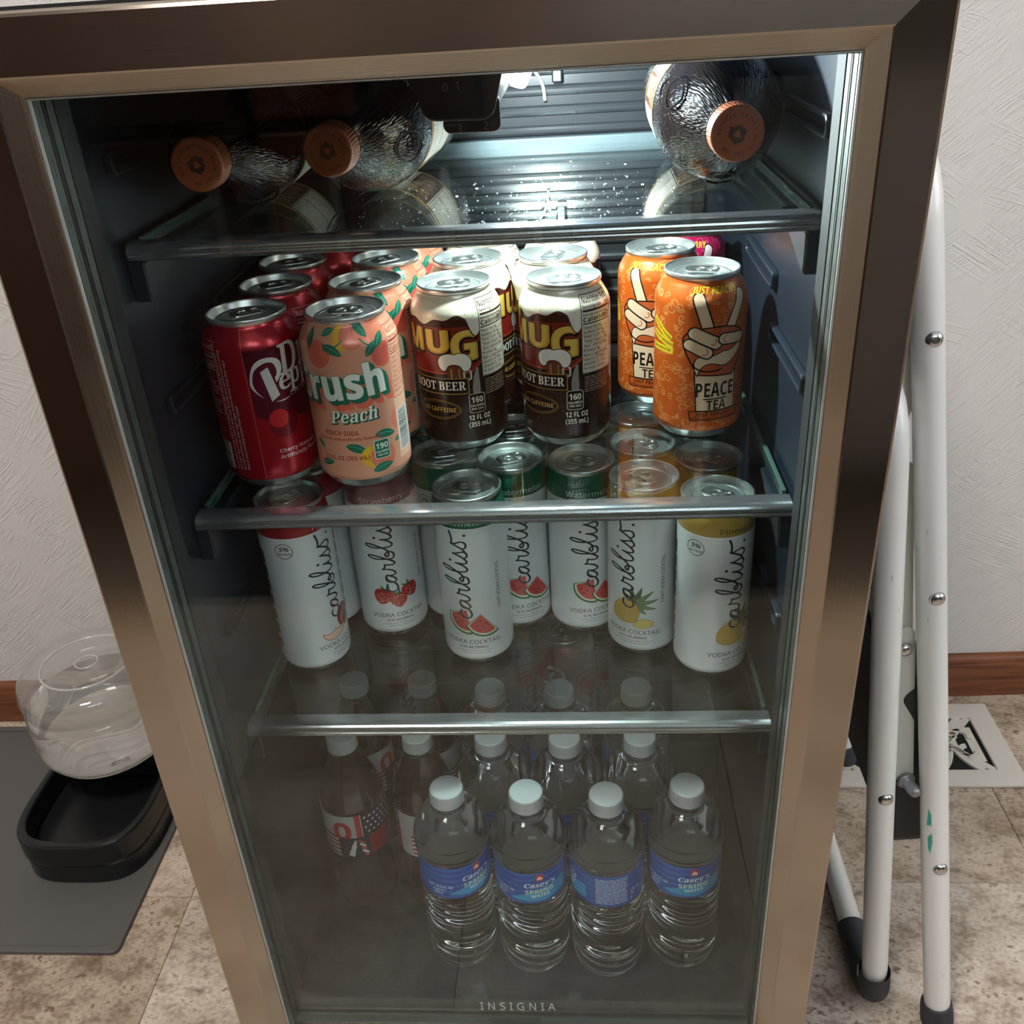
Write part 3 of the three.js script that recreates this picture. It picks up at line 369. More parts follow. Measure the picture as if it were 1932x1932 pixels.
part('compressor_step', span(-0.2033, 0.2033, 0.0699, 0.155, -0.3978, -0.2915, 0.006), liner, cooler);
{ // ribbed evaporator panel on the back wall
  const s = new THREE.Shape(), y0 = 0.2, y1 = 0.822; s.moveTo(0, y0); s.lineTo(0.004, y0);
  for (let y = y0; y < y1 - 0.001; y += 0.0155) { s.lineTo(0.004, y + 0.002); s.bezierCurveTo(0.0078, y + 0.003, 0.0078, y + 0.009, 0.004, y + 0.0105); s.lineTo(0.004, y + 0.0155); }
  s.lineTo(0, y1 - 0.0); s.closePath();
  part('evaporator_panel', new THREE.ExtrudeGeometry(s, { depth: 0.35, bevelEnabled: false, curveSegments: 5 }).rotateY(-Math.PI / 2).translate(0.175, 0, 0), phys({ color: lin(0.02, 0.023, 0.026), roughness: 0.24 }), cooler, [0, 0, -0.3979]); }
// moulded supports on both side walls: gussets under each shelf, raised loops between
const gusset = extrude(poly([[0, 0], [0.072, 0], [0.07, -0.003], [0.004, -0.0235], [0, -0.024]]), 0.011, 0.0012, 4, 1).rotateY(Math.PI / 2);
const runner = box(0.0065, 0.006, 0.25, 0, 0, 0, 0.002);
function loopGeo(l) { const o = roundRect(l, 0.013, 0.004); o.holes.push(roundRect(l - 0.006, 0.0075, 0.0025)); return extrude(o, 0.005, 0.0012, 6, 2).rotateY(-Math.PI / 2); }
const loop = loopGeo(0.11);
for (const sx of [-1, 1]) for (const h of [H1, H2, H3]) {
  part('shelf_bracket', gusset, liner, cooler, [sx * 0.2034 + (sx > 0 ? -0.011 : 0), h - 0.0108, -0.086]);
  part('shelf_runner', runner, liner, cooler, [sx * 0.2005, h - 0.0138, -0.26]);
}
for (const sx of [-1, 1]) for (const [y, z] of [[0.781, -0.145], [0.632, -0.146], [0.667, -0.255], [0.45, -0.15]]) part('raised_guide', loop, liner, cooler, [sx * 0.2034 + (sx > 0 ? 0 : 0.005), y, z]);
{ // thermostat housing, dial and lamp
  const hs = new THREE.Shape(); hs.moveTo(-0.0355, 0.8384); hs.lineTo(-0.0205, 0.7985); hs.quadraticCurveTo(-0.018, 0.7935, -0.0125, 0.7932); hs.lineTo(0.0125, 0.7926); hs.quadraticCurveTo(0.018, 0.7928, 0.0205, 0.7985); hs.lineTo(0.0315, 0.8384); hs.closePath();
  const dark = phys({ color: lin(0.018, 0.014, 0.014), roughness: 0.22 });
  const t = part('thermostat_housing', extrude(hs, 0.16, 0.0012, 8, 2), dark, cooler, [0, 0, -0.26]);
  const dial = part('thermostat_dial', extrude(roundRect(0.0325, 0.02, 0.0045, 0.0062, 0.7955), 0.005, 0.0008, 8, 2), dark, t, [0, 0, 0.1475]);
  const font = await new FontLoader().loadAsync('fonts/droid/droid_sans_regular.typeface.json'), printM = std(lin(0.09, 0.085, 0.085), 0.6);
  const tg = (s, size) => new TextGeometry(s, { font, size, depth: 0.0002, curveSegments: 4 });
  for (const [s, x, y, z] of [['0', -0.008, 0.8085, 0.1601], ['1', -0.001, 0.809, 0.1601], ['3', -0.0025, 0.7862, 0.1526], ['2', 0.0125, 0.787, 0.1526]]) part('digit', tg(s, 0.0042), printM, t, [x, y, z]);
  const lens = part('lamp_lens', new RoundedBoxGeometry(0.012, 0.034, 0.075, 2, 0.004), std(0xffffff, 0.5, 0, { emissive: lin(0.9, 1, 1), emissiveIntensity: 9 }), t, [0.0335, 0.818, 0.05]);
  lens.rotation.z = -0.26;
  const lamp = new THREE.PointLight(lin(0.86, 0.97, 1), COOLER_LAMP); lamp.name = 'cooler_lamp_glow'; lamp.position.set(0.0335, 0.818, -0.21); lamp.shadow.radius = 0.3; lamp.castShadow = true; scene.add(lamp);
  part('sensor_cable', tube([[0.02, 0.83, -0.3], [0.027, 0.805, -0.36], [0.034, 0.795, -0.38], [0.0395, 0.785, -0.383], [0.041, 0.773, -0.386]], 0.0014, 40, 10), std(lin(0.35, 0.36, 0.36), 0.5), cooler);
  part('cable_clip', box(0.0085, 0.022, 0.008, 0.0515, 0.797, -0.386, 0.0015), blackPl, cooler);
  part('wire_joint', box(0.006, 0.006, 0.006, 0.0262, 0.802, -0.368, 0.0015), std(lin(0.6, 0.12, 0.06), 0.6), cooler);
  // door: steel frame mitred at the corners, double pane, spacers, seal, lettering
  const w = 0.19, top = 0.8242, bot = 0.1, door = new THREE.Group(); door.name = 'door'; cooler.add(door);
  const prof = [[0, -0.0215], [0, -0.0006], [0.0012, 0.0006], [0.0085, 0.0074], [0.0095, 0.008], [0.0332, 0.008], [0.0346, 0.0072], [0.0352, 0.0058], [0.0352, 0.0046], [0.0358, 0.0036], [0.0358, -0.03], [0, -0.03]];
  function rail(side) {
    const p = [], n = [], u = []; const P = (d, z, e) => side === 't' ? [e * (w + d), top + d, z] : side === 'b' ? [e * (w + d), bot - d, z] : side === 'l' ? [-(w + d), e > 0 ? top + d : bot - d, z] : [w + d, e > 0 ? top + d : bot - d, z];
    let run = 0; for (let i = 0; i < prof.length - 1; i++) {
      const [d0, z0] = prof[i], [d1, z1] = prof[i + 1], l = Math.hypot(d1 - d0, z1 - z0), A = P(d0, z0, -1), B = P(d0, z0, 1), Cc = P(d1, z1, 1), D = P(d1, z1, -1);
      let nn = V(B).sub(V(A)).cross(V(D).sub(V(A))).normalize(); const outw = new THREE.Vector3(side === 'l' ? 1 : side === 'r' ? -1 : 0, side === 't' ? -1 : side === 'b' ? 1 : 0, 0).multiplyScalar((z1 - z0) / l).add(new THREE.Vector3(0, 0, (d1 - d0) / l)); const flip = nn.dot(outw) < 0; if (flip) nn.negate();
      const idx = flip ? [A, Cc, B, A, D, Cc] : [A, B, Cc, A, Cc, D], uu = (q) => (side === 't' || side === 'b' ? q[0] : q[1]);
      for (const q of idx) { p.push(...q); n.push(nn.x, nn.y, nn.z); u.push(uu(q) * 2, (run + (q === A || q === B ? 0 : l)) * 8); } run += l;
    }
    const g = new THREE.BufferGeometry(); g.setAttribute('position', new THREE.Float32BufferAttribute(p, 3)); g.setAttribute('normal', new THREE.Float32BufferAttribute(n, 3)); g.setAttribute('uv', new THREE.Float32BufferAttribute(u, 2)); return g;
  }
  part('top_rail', rail('t'), steelMat, door); part('bottom_rail', rail('b'), steelMat, door); part('side_stile', rail('l'), steelMat, door); part('side_stile', rail('r'), steelMat, door);
  part('glass_pane', span(-w + 0.0002, w - 0.0002, bot + 0.0002, top - 0.0002, -0.0036, -0.0008), paneGlass, door); part('glass_pane', span(-w + 0.0002, w - 0.0002, bot + 0.0002, top - 0.0002, -0.0152, -0.0126), paneGlass, door);
  const spacerTex = canvasTex(64, 512, (c) => { c.fillStyle = '#8d918c'; c.fillRect(0, 0, 64, 512); c.fillStyle = '#3c3f3c'; for (let i = 0; i < 10; i++) c.fillRect(28, 10 + i * 51, 7, 22); }, { repeat: [1, 3.2] });
  const spacerM = std(lin(0.42, 0.44, 0.42), 0.5, 0.5, { map: spacerTex });
  const ring = (name, z0, z1, t, m) => { for (const s of [-1, 1]) part(name, span(s > 0 ? w - t : -w + 0.0001, s > 0 ? w - 0.0001 : -w + t, bot + 0.0003, top - 0.0003, z0, z1), m, door); part(name, span(-w + t, w - t, top - t, top - 0.0003, z0, z1), m, door); part(name, span(-w + t, w - t, bot + 0.0003, bot + t, z0, z1), m, door); };
  ring('edge_trim', -0.0037, -0.0019, 0.0012, std(lin(0.6, 0.6, 0.57), 0.35, 0.6)); ring('spacer', -0.0105, -0.0039, 0.0016, spacerM); ring('edge_seal', -0.0126, -0.0107, 0.002, blackMatte); ring('spacer', -0.0215, -0.0154, 0.0016, spacerM); ring('gasket', -0.0368, -0.0218, 0.0022, blackMatte);
  const letters = tg('I N S I G N I A', 0.0074); letters.computeBoundingBox(); const bw = letters.boundingBox.max.x; part('lettering', letters, std(lin(0.42, 0.44, 0.45), 0.5, 0.2), door, [-0.0279, 0.1437, -0.0007]).scale.set(0.0605 / bw, 1.25, 1);
  part('toe_grille', span(-0.215, 0.215, 0.03, 0.062, -0.036, -0.02, 0.003), blackPl, cooler);
}
// shelves: a glass sheet in a plastic front trim, thin side rims and a pale back rim
const shelfGlass = phys({ color: lin(0.93, 0.965, 0.955), roughness: 0, transmission: 1, thickness: 0, ior: 1.52 });
const trimM = phys({ color: lin(0.34, 0.36, 0.37), metalness: 0.85, roughness: 0.18 }), rearM = std(lin(0.085, 0.115, 0.13), 0.35);
function makeShelf(h, label) {
  const t = thing('glass_shelf', label, 'shelf', [0, h, 0], 0);
  part('glass_sheet', span(-0.1955, 0.1955, -0.004, 0, -0.383, -0.0955), shelfGlass, t);
  const s = poly(rounded([[-0.0966, 0.0002], [-0.0945, 0.0005], [-0.0875, 0.0005], [-0.0832, -0.0006], [-0.0815, -0.0032], [-0.0815, -0.005], [-0.0828, -0.0056], [-0.0815, -0.0064], [-0.0815, -0.0086], [-0.084, -0.0098], [-0.0945, -0.0098], [-0.0948, -0.0045], [-0.0966, -0.0045], [-0.0966, 0.0002]], 1));
  part('front_trim', new THREE.ExtrudeGeometry(s, { depth: 0.3992, bevelEnabled: false }).rotateY(-Math.PI / 2).translate(0.1996, 0, 0), trimM, t);
  for (const sx of [-1, 1]) part('side_rim', span(sx > 0 ? 0.1957 : -0.199, sx > 0 ? 0.199 : -0.1957, -0.006, 0.001, -0.383, -0.1005, 0.001), std(lin(0.05, 0.09, 0.075), 0.2), t);
  part('back_rim', span(-0.199, 0.199, -0.005, 0.007, -0.3892, -0.3832, 0.0015), rearM, t);
  return t;
}
makeShelf(H1, 'top glass shelf of the cooler, carrying three lying brown bottles'); makeShelf(H2, 'middle glass shelf of the cooler, carrying the soda cans'); makeShelf(H3, 'lowest glass shelf of the cooler, carrying the slim white cocktail cans');
// ---------------------------------------------------------------- cans
const alu = phys({ color: lin(0.72, 0.73, 0.72), metalness: 0.95, roughness: 0.24 }), aluLid = phys({ color: lin(0.74, 0.75, 0.74), metalness: 0.9, roughness: 0.3 });
const print = (map, metalness, roughness) => phys({ map, metalness, roughness, clearcoat: 0.35, clearcoatRoughness: 0.12 });
function canGeos(Rb, H, neck) {            // body radius, height, height of the shoulder above which it narrows
  const rim = H - 0.0042, k = Rb - 0.0331;
  const body = lathe(rounded([[0.0318 + k, 0.0082], [Rb - 0.0003, 0.0105], [Rb, 0.0125], [Rb, 0.02], [Rb, neck - 0.004], [Rb, neck], [Rb - 0.0012 - k * 0.2, neck + 0.0045], [0.0285 + k * 0.4, neck + 0.0105], [0.0268, rim - 0.002], [0.0262, rim]], 3), 96);
  const base = lathe([[0, 0.0105], [0.013, 0.0092], [0.0200 + k, 0.0052], [0.0228 + k, 0.0014], [0.0238 + k, 0.0003], [0.0248 + k, 0], [0.0258 + k, 0.0004], [0.027 + k, 0.0017], [0.0288 + k, 0.004], [0.0306 + k, 0.0064], [0.0318 + k, 0.0082]], 64);
  const y = H, lid = lathe([[0.0262, y - 0.0042], [0.0264, y - 0.0036], [0.0269, y - 0.003], [0.027, y - 0.0022], [0.027, y - 0.001], [0.0267, y - 0.0003], [0.0261, y], [0.0256, y - 0.0003], [0.0252, y - 0.0014], [0.0244, y - 0.0042], [0.0237, y - 0.0064], [0.0232, y - 0.007], [0.0226, y - 0.0071], [0.0221, y - 0.0067], [0.0217, y - 0.0048], [0.0213, y - 0.0041], [0.0206, y - 0.0038], [0.0188, y - 0.0038], [0.0184, y - 0.0043], [0.0178, y - 0.0043], [0, y - 0.0043]], 72);
  const score = new THREE.TorusGeometry(0.0078, 0.00035, 6, 32).rotateX(Math.PI / 2).scale(1.1, 1, 1).translate(-0.0095, y - 0.0043, 0), rivet = lathe(rounded([[0, 0.0012], [0.0022, 0.0012], [0.0028, 0.0002], [0.004, -0.0002]], 2), 20).translate(-0.0015, y - 0.0032, 0);
  const s = new THREE.Shape(); s.moveTo(-0.0075, -0.0072); s.lineTo(0.0075, -0.0078); s.bezierCurveTo(0.0145, -0.0078, 0.0145, 0.0078, 0.0075, 0.0078); s.lineTo(-0.0075, 0.0072); s.bezierCurveTo(-0.0138, 0.0062, -0.0138, -0.0062, -0.0075, -0.0072);
  s.holes.push(roundRect(0.0068, 0.0098, 0.003, 0.0072, 0)); const cut = new THREE.Path(); cut.absarc(-0.0015, 0, 0.0042, 0.7, 5.6); s.holes.push(cut);
  const tab = [extrude(s, 0.0013, 0.0004, 10, 2).rotateX(-Math.PI / 2).translate(0, y - 0.0031, 0), new THREE.TorusGeometry(0.0049, 0.0008, 6, 28).rotateX(Math.PI / 2).scale(0.8, 1, 1.08).translate(0.0072, y - 0.0022, 0)];
  return { body, base, lid: mergeGeometries([plain(lid), plain(score), plain(rivet)]), tab: mergeGeometries(tab.map(plain)) };
}
const G330 = canGeos(0.0331, 0.1222, 0.103), GSLIM = canGeos(0.02865, 0.156, 0.1395);
function can(name, label, cat, geos, mat, pos, turn, tabTurn, group) {   // turn in degrees: where the artwork's middle faces
  const t = thing(name, label, cat, pos, turn * R, group);
  part('can_body', geos.body, mat, t); part('can_base', geos.base, alu, t); part('lid', geos.lid, aluLid, t); part('pull_tab', geos.tab, alu, t).rotation.y = (tabTurn - turn) * R;
  return t;
}
const mCherry = print(cherryArt, 0.55, 0.26), mPeach = print(peachArt, 0.12, 0.3), mRoot = print(rootArt, 0.22, 0.26), mOrange = print(orangeArt, 0.3, 0.3), mRazz = print(razzArt, 0.35, 0.3);
const S2 = H2 + 0.0003, S3 = H3 + 0.0003, soda = 'soda cans on the middle shelf';
const CANS = [
  [mCherry, 'dark red cherry soda can at the front of its row, white lettering facing out', -0.1610, -0.1532, 0, 35], [mCherry, 'dark red soda can second in its row, with nutrition panel showing behind the front one', -0.1588, -0.2199, 112, 30], [mCherry, 'dark red soda can third from the front of its row', -0.1632, -0.2864, 150, 25], [mCherry, 'dark red soda can at the back of its row, furthest from the glass door', -0.1486, -0.3515, 170, 40],
  [mPeach, 'peach-coloured soda can with white and green lettering at the front of its row', -0.0922, -0.1494, 0, 5], [mPeach, 'peach-coloured soda can second in its row, directly behind the front peach can', -0.0912, -0.2161, 4, 50], [mPeach, 'peach-coloured soda can third in its row', -0.0876, -0.2827, 2, 40], [mPeach, 'peach-coloured soda can at the back of its row near the rear wall', -0.0819, -0.3497, -10, 15],
  [mRoot, 'brown root beer can with cream foam print, front of the row beside peach cans', -0.0250, -0.2061, 0, 10], [mRoot, 'brown root beer can with brightly lit top, second in the row beside peach cans', -0.0213, -0.2727, 100, 15], [mRoot, 'brown root beer can at the back of the row beside the peach cans', -0.0160, -0.3392, 25, 20],
  [mRoot, 'brown root beer can with cream foam print, front of the row nearer orange cans', 0.0539, -0.2073, -14, 10], [mRoot, 'brown root beer can second in the row nearer the orange tea cans', 0.0454, -0.2738, 60, 70], [mRoot, 'brown root beer can at the back of the row nearer the orange tea cans', 0.0507, -0.3404, -60, 30],
];
CANS.forEach(([m, label, x, z, turn, tab]) => can('soda_can', label, 'can', G330, m, [x, S2, z], turn, tab, soda));
can('tea_can', 'orange tea can with a raised two-finger hand print, foremost of the three tea cans', 'can', G330, mOrange, [0.1525, S2, -0.2142], 0, -10, 'tea cans on the middle shelf');
can('tea_can', 'bright orange tea can with a two-finger hand print, half hidden behind the front tea can', 'can', G330, mOrange, [0.1288, S2, -0.2800], -32, 15, 'tea cans on the middle shelf');
can('tea_can', 'magenta tea can at the back, behind the two orange tea cans', 'can', G330, mRazz, [0.1552, S2, -0.3440], -20, 20, 'tea cans on the middle shelf');
const mSlim = Object.fromEntries(Object.entries(slim).map(([k, v]) => [k, print(v, 0.06, 0.3)])), sg = 'slim white cocktail cans on the lowest shelf';
const SLIM = [
  ['apple', 'slim white cocktail can with red apple-flavour band, foremost by the side wall', -0.1632, -0.1714, 75, 60], ['apple', 'slim white cocktail can showing a blank side behind the red-banded apple can', -0.1640, -0.2330, 165, 40], ['strawberry', 'slim white cocktail can with three strawberries printed near its foot', -0.1035, -0.2194, 25, 20],
  ['watermelon', 'slim white cocktail can with melon slices, foremost of the green-banded ones', -0.0253, -0.1801, 0, -10], ['watermelon', 'slim green-banded cocktail can standing behind the front melon can, towards the strawberry can', -0.0502, -0.2418, 45, 15], ['watermelon', 'slim green-banded melon can in the second row under the brightest gap of the shelf above', 0.0061, -0.2286, 27, 25], ['watermelon', 'slim green-banded melon can next to the pineapple cans, second row', 0.0634, -0.2212, 26, -20],
  ['pineapple', 'slim gold-banded pineapple can with its pull tab pointing to the door', 0.1114, -0.1890, -17, -85], ['pineapple', 'slim gold-banded pineapple can nearest the door and side wall', 0.1630, -0.1590, 41, -40], ['pineapple', 'slim gold-banded pineapple can behind the one nearest the side wall', 0.1641, -0.2199, 60, -35], ['pineapple', 'slim gold-banded pineapple can behind the one whose tab points to the door', 0.1141, -0.2489, 80, -15],
  ['watermelon', 'slim cocktail can with a bare lid seen between the two root beer cans above', 0.0062, -0.2880, 90, 10], ['pineapple', 'slim cocktail can at the back, lid seen under the rear orange tea can', 0.1147, -0.3080, 120, 15],
];
SLIM.forEach(([k, label, x, z, turn, tab]) => can('cocktail_can', label, 'can', GSLIM, mSlim[k], [x, S3, z], turn, tab, sg));
{ // the red can far down at the back
  const m = print(canvasTex(512, 256, (c) => { c.fillStyle = '#7d0f16'; c.fillRect(0, 0, 512, 256); c.strokeStyle = '#d9d4cf'; c.lineWidth = 9; c.lineCap = 'round'; c.save(); c.translate(215, 200); c.rotate(-1.3); for (const x of [0, 50, 100]) { c.beginPath(); c.moveTo(x + 30, -18); c.bezierCurveTo(x, -40, x - 10, 22, x + 34, 8); c.bezierCurveTo(x + 44, 0, x + 50, -30, x + 40, -34); c.stroke(); } c.restore(); }), 0.4, 0.3);
  can('soda_can', 'dim red soda can on the step at the back of the cooler floor', 'can', G330, m, [0.0400, 0.1553, -0.3300], 0, 130);
}

// ---------------------------------------------------------------- bottles
const clear = (ior, color = 0xffffff, more = {}) => phys({ color, roughness: 0.02, transmission: 1, thickness: 0.05, ior, ...more });
const waterBody = clear(1.3, lin(0.97, 0.985, 0.99));
function spiral(g, y0, y1, amp, pitch, turns) {
  const P = g.attributes.position; for (let i = 0; i < P.count; i++) { const x = P.getX(i), y = P.getY(i), z = P.getZ(i), r = Math.hypot(x, z); if (y < y0 || y > y1 || r < 0.015) continue; const ph = Math.atan2(x, z), e = Math.min(1, (y - y0) / 0.008, (y1 - y) / 0.006), k = 1 + (e * amp * (Math.pow(0.5 + 0.5 * Math.sin((y / pitch) * 2 * Math.PI + turns * ph + 1.6 * Math.sin(ph)), 0.7) - 0.5)) / r; P.setX(i, x * k); P.setZ(i, z * k); }
  g.computeVertexNormals(); const N = g.attributes.normal, seg = 96, rows = P.count / (seg + 1); for (let r = 0; r < rows; r++) { const a = r, b = seg * rows + r; for (const k of ['X', 'Y', 'Z']) { const v = (N['get' + k](a) + N['get' + k](b)) / 2; N['set' + k](a, v); N['set' + k](b, v); } } return g;
}
const fine = (pts, step) => { const q = []; for (let i = 0; i < pts.length - 1; i++) { const [a, b] = [pts[i], pts[i + 1]], n = Math.max(1, Math.ceil(Math.hypot(b[0] - a[0], b[1] - a[1]) / step)); for (let k = 0; k < n; k++) q.push([a[0] + ((b[0] - a[0]) * k) / n, a[1] + ((b[1] - a[1]) * k) / n]); } q.push(pts[pts.length - 1]); return q; };
const waterG = spiral(lathe(fine(rounded([[0, 0.0045], [0.009, 0.0035], [0.018, 0.0003], [0.0235, 0.0003], [0.029, 0.006], [0.0305, 0.014], [0.031, 0.03], [0.031, 0.09], [0.0314, 0.1], [0.0314, 0.104], [0.0314, 0.138], [0.0318, 0.141], [0.0326, 0.145], [0.0323, 0.1465], [0.0328, 0.149], [0.0328, 0.1565], [0.0321, 0.158], [0.0322, 0.1595], [0.0305, 0.166], [0.0265, 0.1735], [0.02, 0.1795], [0.0142, 0.183], [0.0128, 0.185], [0.0128, 0.1868], [0.0158, 0.187], [0.0158, 0.1882], [0.0128, 0.1884], [0.0126, 0.2], [0, 0.2]], 2), 0.0016), 96), 0.008, 0.1, 0.0016, 0.0105, 2);
const ridged = (r, y0, y1, n, amp) => { const g = lathe(rounded([[0, y0], [r, y0], [r, y0 + 0.0012], [r, y1 - 0.0022], [r - 0.0009, y1 - 0.0003], [r - 0.0022, y1], [0, y1]], 1, 0.5), n * 2), P = g.attributes.position; for (let i = 0; i < P.count; i++) { const x = P.getX(i), z = P.getZ(i), y = P.getY(i), q = Math.hypot(x, z); if (q < r - 0.0004 || y > y1 - 0.0025 || y < y0 + 0.0035) continue; const k = 1 - (Math.round((Math.atan2(x, z) / Math.PI) * n + n) % 2) * amp / q; P.setX(i, x * k); P.setZ(i, z * k); } g.computeVertexNormals(); return g; };
const waterCapG = ridged(0.0145, 0.1888, 0.2032, 60, 0.0005), capWhite = phys({ color: lin(0.45, 0.48, 0.5), roughness: 0.45, clearcoat: 0.2 });
const waterWrapG = lathe([[0.03165, 0.103], [0.03165, 0.1395]], 72), waterWrap = std(0xffffff, 0.35, 0, { map: waterArt }), liningG = lathe([[0.03155, 0.1395], [0.03155, 0.103]], 72), lining = std(lin(0.2, 0.21, 0.22), 0.7);
function waterBottle(label, x, z, turn) { const t = thing('water_bottle', label, 'bottle', [x, H4 + 0.0003, z], turn * R, 'water bottles on the cooler floor'); part('bottle_body', waterG, waterBody, t); part('label_backing', liningG, lining, part('label_wrap', waterWrapG, waterWrap, t)); part('cap', waterCapG, capWhite, t); return t; }
[['clear water bottle first in the front row, next to the flag-labelled bottles', -0.0564, -0.1136, 37], ['clear water bottle second in the front row, its blue label turned to the door', 0.0108, -0.1088, 10], ['clear water bottle third in the front row, small print on its blue label', 0.0772, -0.1056, -90], ['clear water bottle last in the front row, by the side wall', 0.1444, -0.1153, 2],
  ['clear water bottle second row, behind the gap between the first two front bottles', -0.0236, -0.1763, 60], ['clear water bottle second row, behind the second and third front bottles', 0.0428, -0.1734, 100], ['clear water bottle second row, behind the third and fourth front bottles', 0.1093, -0.1745, 140],
  ['clear water bottle in the third row, nearest the flag-labelled bottles', -0.0290, -0.2426, 20], ['clear water bottle in the third row, below the green-banded melon cans', 0.0374, -0.2400, 70], ['clear water bottle in the third row, below the pineapple cans', 0.1100, -0.2410, 160]].forEach((a) => waterBottle(...a));
// dark soda in flag-labelled bottles
const colaDark = phys({ color: lin(0.012, 0.007, 0.005), roughness: 0.05, clearcoat: 1, clearcoatRoughness: 0.03 });
const colaG = lathe(rounded([[0, 0.005], [0.015, 0.003], [0.023, 0.0003], [0.0285, 0.004], [0.03, 0.014], [0.0295, 0.04], [0.0275, 0.058], [0.0295, 0.07], [0.03, 0.077], [0.03, 0.1], [0.03, 0.13], [0.0293, 0.137], [0.024, 0.157], [0.0175, 0.174], [0.0137, 0.184], [0.013, 0.1865]], 3), 80), neckG = lathe([[0.013, 0.1865], [0.013, 0.188], [0.0162, 0.1882], [0.0162, 0.1893], [0.0126, 0.1896], [0.0124, 0.199], [0, 0.199]], 40);
const colaCapG = ridged(0.014, 0.1897, 0.2037, 60, 0.0007), colaWrapG = lathe([[0.03025, 0.077], [0.03025, 0.13]], 72), colaWrap = std(0xffffff, 0.35, 0, { map: flagArt });
[['dark cola bottle with a stars and stripes label, front row by the side wall', -0.1600, -0.1780, 12], ['dark cola bottle half hidden behind the first water bottle', -0.0905, -0.1780, 50], ['dark cola bottle behind the one by the side wall', -0.1640, -0.2555, 80], ['dark cola bottle in the second row, behind the half hidden one', -0.0965, -0.2555, 120]].forEach(([label, x, z, turn]) => { const t = thing('cola_bottle', label, 'bottle', [x, H4 + 0.0003, z], turn * R, 'cola bottles on the cooler floor'); part('bottle_body', colaG, colaDark, t); part('neck', neckG, clear(1.5, lin(0.8, 0.8, 0.8)), t); part('label_wrap', colaWrapG, colaWrap, t); part('cap', colaCapG, std(lin(0.4, 0.43, 0.42), 0.45), t); });
// brown bottles lying on the top shelf, caps to the door
const pebble = dataTex(512, 256, (u, v) => [0.5 + 0.5 * noise2(Math.sin(u * 6.283) * 22 + 50, Math.cos(u * 6.283) * 22 + v * 38)]); pebble.repeat.set(1, 1);
const brownGlass = phys({ color: lin(0.006, 0.004, 0.004), roughness: 0.03, specularIntensity: 0.7, bumpMap: pebble, bumpScale: 0.0004 });
const brownG = lathe(fine(rounded([[0, 0.006], [0.02, 0.004], [0.032, 0.0003], [0.0405, 0.005], [0.043, 0.018], [0.043, 0.05], [0.0424, 0.056], [0.0424, 0.134], [0.043, 0.14], [0.0425, 0.155], [0.0385, 0.176], [0.029, 0.198], [0.019, 0.215], [0.0145, 0.222], [0.0137, 0.226], [0.0165, 0.2262], [0.0165, 0.228], [0.0135, 0.2282], [0.0132, 0.242], [0, 0.242]], 2), 0.004), 96);
const brownWrapG = lathe([[0.0427, 0.057], [0.0427, 0.133]], 72), brownWrap = std(0xffffff, 0.4, 0, { map: brownArt }), brownCapM = phys({ color: lin(0.24, 0.058, 0.014), roughness: 0.4, clearcoat: 0.3 }), capFace = std(0xffffff, 0.45, 0, { map: capArt });
const brownCapG = ridged(0.0153, 0.2288, 0.2455, 46, 0.0013), capFaceG = new THREE.CircleGeometry(0.0134, 40).rotateX(-Math.PI / 2).translate(0, 0.24555, 0);
for (const g of [brownG, brownWrapG]) g.scale(0.942, 1, 0.942);
const leafG = (() => { const s = new THREE.Shape(); s.moveTo(0, -0.013); s.bezierCurveTo(0.013, -0.009, 0.012, 0.01, 0, 0.014); s.bezierCurveTo(-0.012, 0.01, -0.013, -0.009, 0, -0.013); return tube(s.getPoints(14).map((p) => [p.x, p.y, 0]), 0.0007, 60, 8); })();
[['brown soda bottle lying by the side wall on the top shelf, darkest of the three', -0.1500, -0.0905, -0.1605, 120], ['brown soda bottle lying on the top shelf beside the lamp housing, its label brightly lit', -0.0810, -0.1180, -0.063, 40], ['brown soda bottle lying alone on the top shelf across from the other two', 0.1535, -0.1000, 0.1575, 85]].forEach(([label, x, z, xb, spin]) => {
  const t = thing('soda_bottle', label, 'bottle', [x, H1 + 0.0411, z], 0, 'brown bottles on the top shelf'), L = 0.2455, dx = x - xb, a = Math.asin(dx / L);
  t.rotation.set(Math.PI / 2, 0, -a, 'YXZ'); t.rotation.set(0, 0, 0); const q = new THREE.Quaternion().setFromUnitVectors(new THREE.Vector3(0, 1, 0), new THREE.Vector3(dx, 0, Math.sqrt(L * L - dx * dx)).normalize()); t.quaternion.copy(q).multiply(new THREE.Quaternion().setFromAxisAngle(new THREE.Vector3(0, 1, 0), spin * R)); t.position.set(xb, H1 + 0.0411, z - Math.sqrt(L * L - dx * dx));
  part('bottle_body', brownG, brownGlass, t); part('label_wrap', brownWrapG, brownWrap, t); const cp = part('cap', brownCapG, brownCapM, t); part('cap_print', capFaceG, capFace, cp);
  for (let k = 0; k < 3; k++) { const e = part('embossed_leaf', leafG, brownGlass, t); const ph = (k * 2 * Math.PI) / 3 + 0.6; e.position.set(Math.sin(ph) * 0.0341, 0.1815, Math.cos(ph) * 0.0362); e.rotation.set(-0.42, ph, 0, 'YXZ'); }
});
